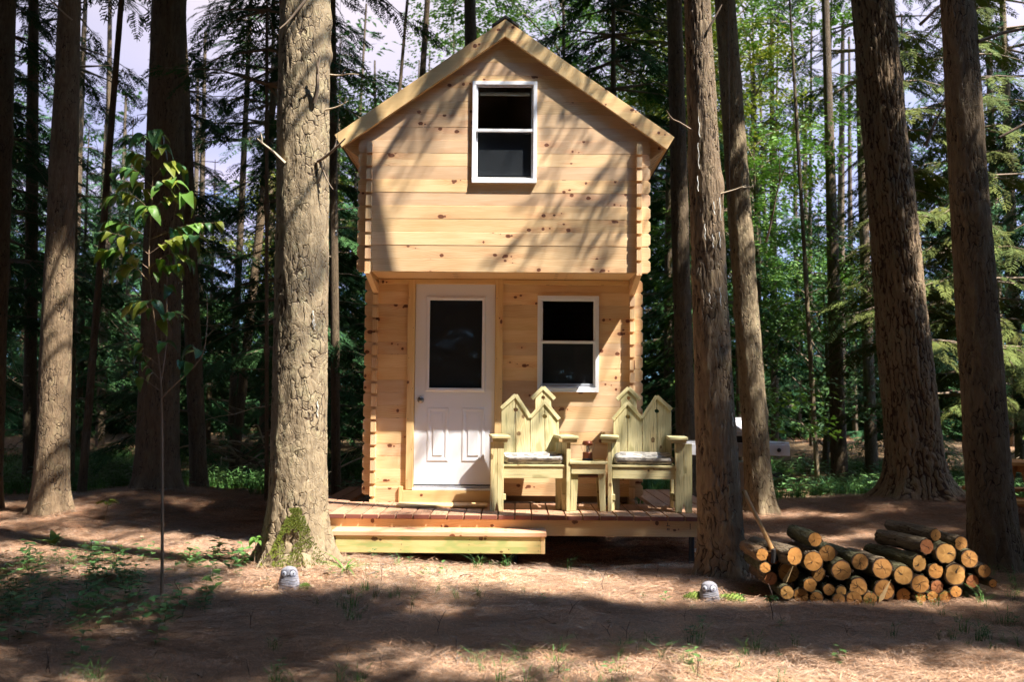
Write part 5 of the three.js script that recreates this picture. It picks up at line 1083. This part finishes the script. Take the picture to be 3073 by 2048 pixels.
function moss(label, x, z, rx, ry, rz, seed) {
  const o = thing('moss_clump', label, 'moss', [x, groundY(x, z) - 0.01, z], 0, 'moss clumps by the owls'), R = rngOf(seed);
  const g = new THREE.IcosahedronGeometry(1, 4), p = g.attributes.position, S = [];
  for (let i = 0; i < p.count; i++) { const a = p.getX(i), b = p.getY(i), c = p.getZ(i), n = 1 + 0.4 * (vnoise(a * 2.3 + seed, b * 2.3 + c * 1.7, seed) - 0.5) + 0.15 * (vnoise(a * 8, b * 8 + c * 5, seed + 3) - 0.5); p.setXYZ(i, a * rx * n, Math.max(-0.02, b * ry * n), c * rz * n); }
  const gm = mergeVertices(g.deleteAttribute('normal').deleteAttribute('uv'), 1e-5); gm.computeVertexNormals(); gm.setAttribute('uv', new THREE.Float32BufferAttribute(new Float32Array(gm.attributes.position.count * 2), 2));
  part('cushion', gm, mossMat, o);
  const q = gm.attributes.position, n = gm.attributes.normal;
  for (let i = 0; i < 1100; i++) { const k = Math.floor(R() * q.count); if (q.getY(k) < 0) continue; const N = V(n.getX(k), n.getY(k), n.getZ(k)), e = new THREE.Euler().setFromQuaternion(new THREE.Quaternion().setFromUnitVectors(V(0, 1, 0), N.add(V((R() - 0.5) * 0.6, 0.2, (R() - 0.5) * 0.6)).normalize())); S.push([V(q.getX(k) + (R() - 0.5) * 0.006, q.getY(k) - 0.002, q.getZ(k) + (R() - 0.5) * 0.006), e, 0.6 + 0.7 * R()]); }
  instanced('fibres', blade1, mossBlade, S, o, 0.35, seed);
}
moss('small moss clump right of the bluish owl', -1.445, -7.0, 0.045, 0.05, 0.04, 1);
moss('pale moss clump left of the brownish owl', 1.24, -7.0, 0.08, 0.085, 0.055, 2);
moss('broad moss clump right of the brownish owl', 1.5, -7.0, 0.105, 0.085, 0.06, 3);
{ // moss patch creeping up the foot of the left pine
  const R = rngOf(66), S = [], o = thing('bark_moss', 'bright moss patch on the bark above the bluish owl', 'moss', [tLeft.position.x, tLeft.position.y, tLeft.position.z]);
  for (let i = 0; i < 2600; i++) {
    const y = 0.02 + 0.42 * R(), a = 1.42 + (R() - 0.5) * lerp(1.5, 0.3, y / 0.44), keep = fbm(a * 5, y * 9, 3, 14) + 0.1 * (1 - y / 0.44); if (keep < 0.5) continue;
    const fl = Math.exp(-y / 0.16) * 0.52 + Math.exp(-y / 0.55) * 0.146, r = 0.243 * (1 + fl * 0.98) + 0.003;
    S.push([V(Math.cos(a) * r, y, Math.sin(a) * r), eul(0.9, Math.PI / 2 - a, 0), 0.7 + 0.8 * R()]);
  }
  instanced('fibres', blade1, std({ name: 'bark_moss_fibres', color: rgb(0.2, 0.24, 0.03), roughness: 0.95, side: THREE.DoubleSide }), S, o, 0.3, 9);
}
// little glass drops hanging from twigs
for (const [x, y, z, label] of [[1.93, 2.524, -9.0, 'tiny clear glass bulb hanging right of the cabin'], [-1.535, 2.784, -8.4, 'tiny clear glass bulb hanging between the thick left pine and the cabin']]) {
  const o = thing('hanging_bulb', label, 'bulb', [x, y, z], 0, 'hanging glass bulbs');
  part('bulb', lathe([[0, -0.022], [0.012, -0.018], [0.018, -0.004], [0.014, 0.01], [0.006, 0.02], [0.006, 0.03], [0, 0.03]], 16), new THREE.MeshPhysicalMaterial({ name: 'clear_bulb', transmission: 1, roughness: 0.05, thickness: 0.02, ior: 1.45, color: rgb(0.95, 0.95, 0.95) }), o);
  part('cord', tube([V(0, 0.03, 0), V(0.002, 1.5, 0), V(0, 3.4, 0)], [0.0012, 0.0012, 0.0012], 4), gasket, o);
}
// ------------------------------------------------------------------ leaves with a real blade
function leafBlade(len, wid, droop, fold, seed) {
  const R = rngOf(seed), n = 7, pos = [], idx = [];
  for (let i = 0; i <= n; i++) {
    const t = i / n, w = wid * Math.pow(Math.sin(Math.PI * Math.pow(t, 0.75)), 0.9) * (t > 0.97 ? 0.1 : 1) * 0.5, y = len * (0.12 * t - droop * t * t), x = len * t * (1 - 0.2 * droop * t);
    const wob = (R() - 0.5) * 0.08 * wid;
    pos.push(x, y + fold * w + wob, w, x, y, 0, x, y + fold * w - wob, -w);
  }
  for (let i = 0; i < n; i++) { const a = i * 3; idx.push(a, a + 3, a + 1, a + 1, a + 3, a + 4, a + 1, a + 4, a + 2, a + 2, a + 4, a + 5); }
  const g = new THREE.BufferGeometry(); g.setAttribute('position', new THREE.Float32BufferAttribute(pos, 3)); g.setIndex(idx); g.computeVertexNormals();
  return g;
}
const bladeA = leafBlade(0.1, 0.056, 0.35, 0.35, 1), bladeB = leafBlade(0.085, 0.05, 0.6, 0.5, 2), bladeC = leafBlade(0.115, 0.062, 0.85, 0.3, 3);
const sapLeaf = [leafy('sapling_leaf_green', rgb(0.13, 0.26, 0.045), 0.35, 0.45), leafy('sapling_leaf_yellow', rgb(0.26, 0.3, 0.04), 0.4, 0.45), leafy('sapling_leaf_dark', rgb(0.055, 0.14, 0.05), 0.3, 0.4)];
const barkYoung = std({ name: 'young_bark', color: rgb(0.24, 0.16, 0.1), roughness: 0.8, bumpMap: dimple, bumpScale: 0.002 });
{
  const x0 = -2.382, z0 = -6.86, o = thing('sapling', 'slender leafy sapling standing alone in the left foreground', 'sapling', [x0, groundY(x0, z0) - 0.01, z0]), R = rngOf(808), L = (x, y, z = 0) => V(x - x0, y, z);
  const stem = new THREE.CatmullRomCurve3([L(-2.382, 0), L(-2.396, 0.54), L(-2.422, 1.245), L(-2.434, 1.475, 0.0), L(-2.472, 1.821, 0.02), L(-2.53, 2.285, 0.03), L(-2.526, 2.848, 0.02), L(-2.546, 3.2, 0.0)]).getPoints(40);
  part('stem', tube(stem, stem.map((p, i) => lerp(0.012, 0.002, Math.pow(i / 40, 0.8))), 10), barkYoung, o);
  const twig = (pts, r) => { const c = curvePts(pts, 10); part('branch', tube(c, taper(11, r, r * 0.3), 6), barkYoung, o); return c; };
  const tw = (...p) => p.map(([x, y, z]) => [x - x0, y, z]);
  const leafAt = (p, yaw, pitch, roll, s, mi) => { s *= 1.3; const m = part('leaf', [bladeA, bladeB, bladeC][Math.floor(R() * 3)], sapLeaf[mi], o); m.position.copy(p); m.rotation.set(roll, yaw, pitch, 'YXZ'); m.scale.setScalar(s); };
  const dress = (c, n, from = 0.3, s = 0.8, gold = 0.35) => { for (let i = 0; i < n; i++) { const t = from + (1 - from) * (i + 0.5) / n, p = c[Math.min(c.length - 1, Math.floor(t * (c.length - 1)))], d = c[c.length - 1].clone().sub(c[0]); const yaw = Math.atan2(-d.z, d.x) + (i % 2 ? 1 : -1) * (0.5 + 0.8 * R()); leafAt(p, yaw, -0.15 - 0.4 * R(), (R() - 0.5) * 1.0, s * (0.75 + 0.5 * R()), R() < gold ? 1 : R() < 0.6 ? 0 : 2); } };
  twig(tw([-2.425, 1.38, 0], [-2.28, 1.52, 0.02], [-2.15, 1.66, 0.03], [-2.118, 1.9, 0.03], [-2.13, 2.1, 0.02]), 0.006);
  twig(tw([-2.115, 1.8, 0.03], [-2.08, 1.84, 0.03], [-2.04, 1.87, 0.04]), 0.003);
  dress(twig(tw([-2.43, 1.42, 0], [-2.52, 1.49, 0.02], [-2.63, 1.57, 0.04]), 0.004), 2, 0.7, 0.6);
  dress(twig(tw([-2.2, 1.6, 0.03], [-2.22, 1.62, 0.08], [-2.26, 1.63, 0.14]), 0.003), 4, 0.3, 0.7, 0.1); dress(twig(tw([-2.16, 1.66, 0.03], [-2.17, 1.7, 0.06], [-2.19, 1.74, 0.1]), 0.003), 3, 0.4, 1.05, 0);
  dress(twig(tw([-2.44, 1.5, 0], [-2.53, 1.62, 0.03], [-2.56, 1.78, 0.05]), 0.004), 8, 0.2, 0.75, 0.2); dress(twig(tw([-2.45, 1.6, 0], [-2.55, 1.68, 0.05], [-2.66, 1.72, 0.06]), 0.003), 5, 0.3, 0.75, 0.2);
  dress(twig(tw([-2.46, 1.72, 0.02], [-2.41, 1.76, 0.05], [-2.36, 1.75, 0.1]), 0.003), 3, 0.4, 0.9, 0.1);
  const fork = twig(tw([-2.434, 1.48, 0], [-2.41, 1.8, -0.02], [-2.425, 2.15, -0.03], [-2.4, 2.5, -0.02], [-2.36, 2.75, 0.0]), 0.006);
  dress(fork, 12, 0.5, 0.85);
  for (const [y, a, l, n] of [[1.97, 0.2, 0.16, 6], [2.0, 2.8, 0.14, 5], [2.03, 1.4, 0.12, 4], [2.22, 3.3, 0.26, 5], [2.24, 0.1, 0.24, 5], [2.3, 3.0, 0.32, 7], [2.33, -0.1, 0.3, 6], [2.4, 2.6, 0.34, 8], [2.42, 0.35, 0.42, 9], [2.5, -0.25, 0.5, 11], [2.52, 3.25, 0.36, 9], [2.58, 1.4, 0.22, 7], [2.62, 2.9, 0.3, 8], [2.64, 0.2, 0.3, 8], [2.72, 3.4, 0.22, 6], [2.76, 0.6, 0.26, 7], [2.85, 2.5, 0.28, 7], [2.9, 0.0, 0.22, 6], [2.98, 3.2, 0.18, 5], [3.03, 0.7, 0.14, 4], [3.12, 2.2, 0.1, 3], [3.19, 0.4, 0.07, 3]]) {
    const k = Math.min(40, Math.round(40 * clamp((y - 0.0) / 3.22))), s = stem[k];
    const e = [s.x + Math.cos(a) * l, s.y + 0.1 * l + (R() - 0.5) * 0.08, s.z + Math.sin(a) * l * 0.8];
    const c = curvePts([[s.x, s.y - 0.06, s.z], [(s.x + e[0]) / 2, s.y + 0.05, (s.z + e[2]) / 2], e], 8);
    part('twig', tube(c, taper(9, 0.0028, 0.001), 5), barkYoung, o);
    dress(c, Math.ceil(n * 1.25), 0.3, 0.85);
  }
}
function seedling(name, label, cat, x, z, h, n, blade, mat, spread, tilt = 0.2, scale = 1) {
  const o = thing(name, label, cat, [x, groundY(x, z) - 0.005, z]), R = rngOf(Math.round(x * 100 + z * 10 + 5000));
  const top = V((R() - 0.5) * 0.06, h, (R() - 0.5) * 0.04), c = [V(0, 0, 0), V(top.x * 0.2, h * 0.5, 0), top];
  if (h > 0.03) part('stem', tube(c, [0.005, 0.004, 0.002], 6), barkYoung, o);
  for (let i = 0; i < n; i++) { const m = part('leaf', blade, mat, o); m.position.copy(h > 0.03 ? c[2] : c[0]).add(V(0, (R() - 0.5) * 0.03, 0)); m.rotation.set((R() - 0.5) * 0.5, (i / n) * 6.283 + R(), tilt + (R() - 0.5) * spread, 'YXZ'); m.scale.setScalar(scale * (0.75 + 0.5 * R())); }
  return o;
}
seedling('maple_seedling', 'tiny bright leafed seedling right of the reddish pine\'s foot', 'seedling', -4.42, -10.9, 0.22, 9, bladeA, sapLeaf[1], 0.4, 0.05, 1.3);
const longLeaf = leafBlade(0.26, 0.06, 0.5, 0.3, 8), grassBlade = leafBlade(0.22, 0.013, 0.9, 0.4, 9);
seedling('dandelion_plant', 'leafy dandelion rosette on the needles below the reddish pine', 'plant', -4.32, -9.45, 0.0, 8, longLeaf, sapLeaf[0], 0.4, 0.95, 1.0);
seedling('grass_tuft', 'green grass tuft against the right foot of the thick left pine', 'grass tuft', -1.24, -7.42, 0.0, 16, grassBlade, sapLeaf[0], 0.6, 1.05, 1.0);
seedling('leafy_weed', 'broad leaved weed on lit needles left of the thick pine', 'weed', -1.98, -7.7, 0.22, 9, bladeB, sapLeaf[0], 0.5, 0.1, 0.8);
seedling('leafy_weed', 'upright green weed before the left end of the firewood', 'weed', 1.62, -6.35, 0.16, 10, bladeB, sapLeaf[0], 0.5, 0.6, 0.55);
seedling('leafy_weed', 'small weed sprout left of the pale ground log', 'weed', 1.75, -6.95, 0.06, 8, bladeB, sapLeaf[2], 0.5, 0.2, 0.5);
{
  const o = thing('plank_offcut', 'white strip of wood lying on the sunlit needles at left', 'offcut', [-3.95, groundY(-3.95, -9.72) + 0.012, -9.72], 0.25);
  part('strip', board(0.24, 0.014, 0.05, 0, 0, 0, 0.003), whiteVinyl, o);
}
{ // brush heap in the left background
  const o = thing('brush_pile', 'tangled pile of pale cut branches in the wood left of the thick pine', 'brush pile', [-4.75, groundY(-4.75, -16.9), -16.9]), R = rngOf(303);
  for (let i = 0; i < 30; i++) { const a = R() * 6.283, l = 0.5 + 1.1 * R(), x = (R() - 0.5) * 1.4, y = 0.05 + 0.75 * R(), z = (R() - 0.5) * 0.8, el = (R() - 0.4) * 1.2; const c = curvePts([[x, y, z], [x + Math.cos(a) * l * 0.5, y + el * l * 0.3 + 0.12, z + Math.sin(a) * l * 0.4], [x + Math.cos(a) * l, Math.max(0.02, y + el * l * 0.5), z + Math.sin(a) * l * 0.7]], 7); part('stick', tube(c, taper(8, 0.022 * (0.5 + R()), 0.006), 6), R() < 0.6 ? paleTwig : deadWood, o); }
}
for (const [x, z, turn, label, pale] of [[0.75, -5.15, 0.15, 'reddish fallen twig on the sunlit needles, the longer of two', 0], [0.42, -5.2, 0.1, 'reddish fallen twig on the sunlit needles, the shorter of two', 0], [2.9, -6.45, 0.6, 'bleached forked twig before the firewood pile', 1], [-3.1, -15.4, 0.3, 'pale fallen branch left of the cabin\'s rear corner', 1], [6.35, -14.6, -0.55, 'pale broken branch between the two right pines', 1]]) {
  const o = thing('fallen_twig', label, 'twig', [x, groundY(x, z) + 0.012, z], turn); deadBranch(o, [-0.1, z < -12 ? 0.1 : 0, 0], [1, z < -12 ? 0.25 : 0.02, 0.1], z < -12 ? 1.1 : 0.25, z < -12 ? 0.025 : 0.006, Math.round(x * 50) + 400, pale ? paleTwig : deadWood, pale ? 2 : 1);
}
// ------------------------------------------------------------------ ground cover
const inCabin = (x, z) => z < -8.25 && z > -13 && Math.abs(x + 0.05) < 1.85;
{
  const R = rngOf(6006), needles = [], chips = [];
  const bun = []; for (let i = 0; i < 18; i++) { const a = R() * 6.283, x = (R() - 0.5) * 0.2, z = (R() - 0.5) * 0.2, l = 0.07 + 0.08 * R(), y = R() * 0.016; bun.push([x, y, z, x + Math.cos(a) * l, y + (R() - 0.35) * 0.02, z + Math.sin(a) * l, 0.0024 + 0.0016 * R(), 0.0005]); }
  const stickGeo = merged([tube([V(-0.06, 0.004, 0), V(0, 0.008, 0.006), V(0.07, 0.003, -0.004)], [0.002, 0.0026, 0.0012], 5)]), sticks = [];
  for (let i = 0; i < 900; i++) { const d = 4.4 * Math.pow(2.6, R()), x = (R() - 0.5) * 1.2 * d; if (!inCabin(x, -d)) sticks.push([V(x, groundY(x, -d) + 0.008 + micro0(x, -d), -d), eul((R() - 0.5) * 0.3, R() * 6.283, (R() - 0.5) * 0.3), 0.5 + 1.6 * R() * R()]); }
  tag(instanced('small_sticks', stickGeo, std({ name: 'small_stick_bark', color: rgb(0.2, 0.14, 0.1), roughness: 0.9 }), sticks, scene, 0.5, 5), 'short broken sticks among the fallen needles', 'sticks');
  const needleGeo = strips(bun), chipGeo = leafBlade(0.05, 0.026, 0.4, 0.6, 31);
  for (let i = 0; i < 85000; i++) { const d = 4.4 * Math.pow(3.2, R()), x = (R() - 0.5) * 1.2 * d; if (inCabin(x, -d) || R() < 0.8 * wornSunlitAt(x, -d)) continue; needles.push([V(x, groundY(x, -d) + 0.004 + micro0(x, -d), -d), eul((R() - 0.5) * 0.25, R() * 6.283, (R() - 0.5) * 0.25), 0.8 + 0.6 * R()]); }
  for (let i = 0; i < 5200; i++) { const d = 4.4 * Math.pow(2.4, R()), x = (R() - 0.5) * 1.2 * d; if (inCabin(x, -d)) continue; chips.push([V(x, groundY(x, -d) + 0.008 + micro0(x, -d), -d), eul((R() - 0.5) * 0.8, R() * 6.283, (R() - 0.5) * 0.8), 0.5 + 0.9 * R()]); }
  tag(instanced('needle_litter', needleGeo, std({ name: 'dry_needles', color: rgb(0.45, 0.285, 0.185), roughness: 0.9, side: THREE.DoubleSide }), needles, scene, 0.5, 1), 'dry orange pine needles strewn over the ground', 'needle litter');
  tag(instanced('dead_leaves', chipGeo, std({ name: 'dry_leaf', color: rgb(0.46, 0.32, 0.2), roughness: 0.9, side: THREE.DoubleSide }), chips, scene, 0.5, 2), 'curled dead leaves and bark chips on the ground', 'dead leaves');
}
{
  const R = rngOf(7007), weeds = [[], []], stalks = [], grass = [], ferns = [];
  const mkWeed = (s, n) => { const L = [], Rr = rngOf(s); for (let i = 0; i < 5; i++) L.push([0, i * 0.03, 0, 0.004 * (i % 2), i * 0.03 + 0.031, 0, 0.004, 0]); for (let i = 0; i < n; i++) { const a = i * 2.4 + Rr(), y = 0.04 + 0.12 * (i / n), l = 0.045 + 0.04 * Rr(); L.push([0, y, 0, Math.cos(a) * l, y + 0.015 - 0.02 * Rr(), Math.sin(a) * l, l * 0.55, 0.006, 0, 1, 0, 0.5]); } return strips(L); };
  const wG = [mkWeed(1, 8), mkWeed(2, 6)], grassGeo = (() => { const L = [], Rr = rngOf(4); for (let i = 0; i < 12; i++) { const a = Rr() * 6.283, l = 0.08 + 0.12 * Rr(), b = 0.3 + 0.6 * Rr(), x = (Rr() - 0.5) * 0.05, z = (Rr() - 0.5) * 0.05, mx = x + Math.cos(a) * l * b * 0.3, mz = z + Math.sin(a) * l * b * 0.3; L.push([x, 0, z, mx, l * 0.75, mz, 0.007, 0.001, Math.cos(a), 0.2, Math.sin(a)], [mx, l * 0.72, mz, x + Math.cos(a) * l * b, l * 0.95, z + Math.sin(a) * l * b, 0.006, 0.001, Math.cos(a), 0.2, Math.sin(a), 0.2]); } return strips(L); })();
  const stalkGeo = merged([tube([V(0, 0, 0), V(0.012, 0.04, 0.002), V(0.002, 0.08, 0.006), V(-0.022, 0.12, 0.004)], [0.002, 0.0017, 0.0014, 0.0008], 4), tube([V(0.004, 0.07, 0.004), V(0.022, 0.095, 0.01), V(0.034, 0.1, 0.012)], [0.0013, 0.001, 0.0006], 4)]);
  const put = (list, x, z, s, tip = 0.25) => { if (!inCabin(x, z)) list.push([V(x, groundY(x, z) - 0.004, z), eul((R() - 0.5) * tip, R() * 6.283, (R() - 0.5) * tip), s]); };
  for (let i = 0; i < 1050; i++) { const z = -5.0 - 3.6 * R(), x = -1.2 - 3.4 * R() - 0.2 * R(), k = fbm(x * 1.6 + 5, z * 1.6, 3, 33) + 0.05 * R(); if (x < -0.6 * -z || k < 0.4 + 0.2 * R() || (x > -2.0 && z > -8.2)) continue; put(weeds[i & 1], x, z, 0.45 + 1.0 * R(), 0.5); }
  for (let i = 0; i < 160; i++) { const d = 5 + 5 * R(), x = (R() - 0.5) * 1.15 * d, k = fbm(x * 0.9 + 15, d * 0.9, 3, 35); if (k < 0.5) continue; put(weeds[i & 1], x, -d, 0.35 + 0.5 * R()); }
  for (let i = 0; i < 90; i++) { const d = 4.7 + 3.6 * R(), x = (R() - 0.62) * 1.1 * d; put(stalks, x, -d, 0.5 + 1.0 * R(), 0.6); }
  for (let i = 0; i < 900; i++) { const d = 4.7 + 4.2 * R(), x = (R() - 0.5) * 1.15 * d, k = fbm(x * 1.1 + 25, d * 1.6, 3, 37); if (k < 0.57) continue; put(grass, x, -d, 0.4 + 0.5 * R()); }
  for (let i = 0; i < 9000; i++) { const z = -13.4 - 9 * R(), x = (R() - 0.5) * 1.2 * -z, k = fbm(x * 0.5 + 45, z * 0.5, 3, 39); if (k < 0.42 || (Math.abs(x + 4.6) < 1 && z > -14.5) || (Math.abs(x - 5.2) < 1.2 && z > -14.2)) continue; put(grass, x, z, 0.9 + 1.1 * R()); }
  for (let i = 0; i < 1800; i++) { const z = -13.6 - 9 * R(), x = (R() - 0.5) * 1.2 * -z, k = fbm(x * 0.5 + 75, z * 0.5, 3, 41); if (k < 0.48) continue; put(weeds[i & 1], x, z, 1.2 + 1.4 * R()); }
  const wm = leafy('weed_leaves', rgb(0.1, 0.21, 0.055), 0.3), gm = leafy('grass_blades', rgb(0.11, 0.26, 0.06), 0.3);
  weeds.forEach((l, i) => tag(instanced('ground_cover', wG[i], wm, l, scene, 0.4, 10 + i), i ? 'sparser low green weeds scattered on the forest ground' : 'low leafy green weeds growing in the left foreground', 'weeds'));
  tag(instanced('dry_stalks', stalkGeo, std({ name: 'dry_stalk', color: rgb(0.07, 0.045, 0.035), roughness: 0.9 }), stalks, scene, 0.3, 14), 'thin dark dry stalks poking out of the needles', 'stalks');
  tag(instanced('grass', grassGeo, gm, grass, scene, 0.4, 15), 'green grass along the edge of the wood and in small tufts', 'grass');
}
scene.traverse((o) => { if (o.isMesh) { o.castShadow = true; o.receiveShadow = true; } });
renderer.render(scene, camera);
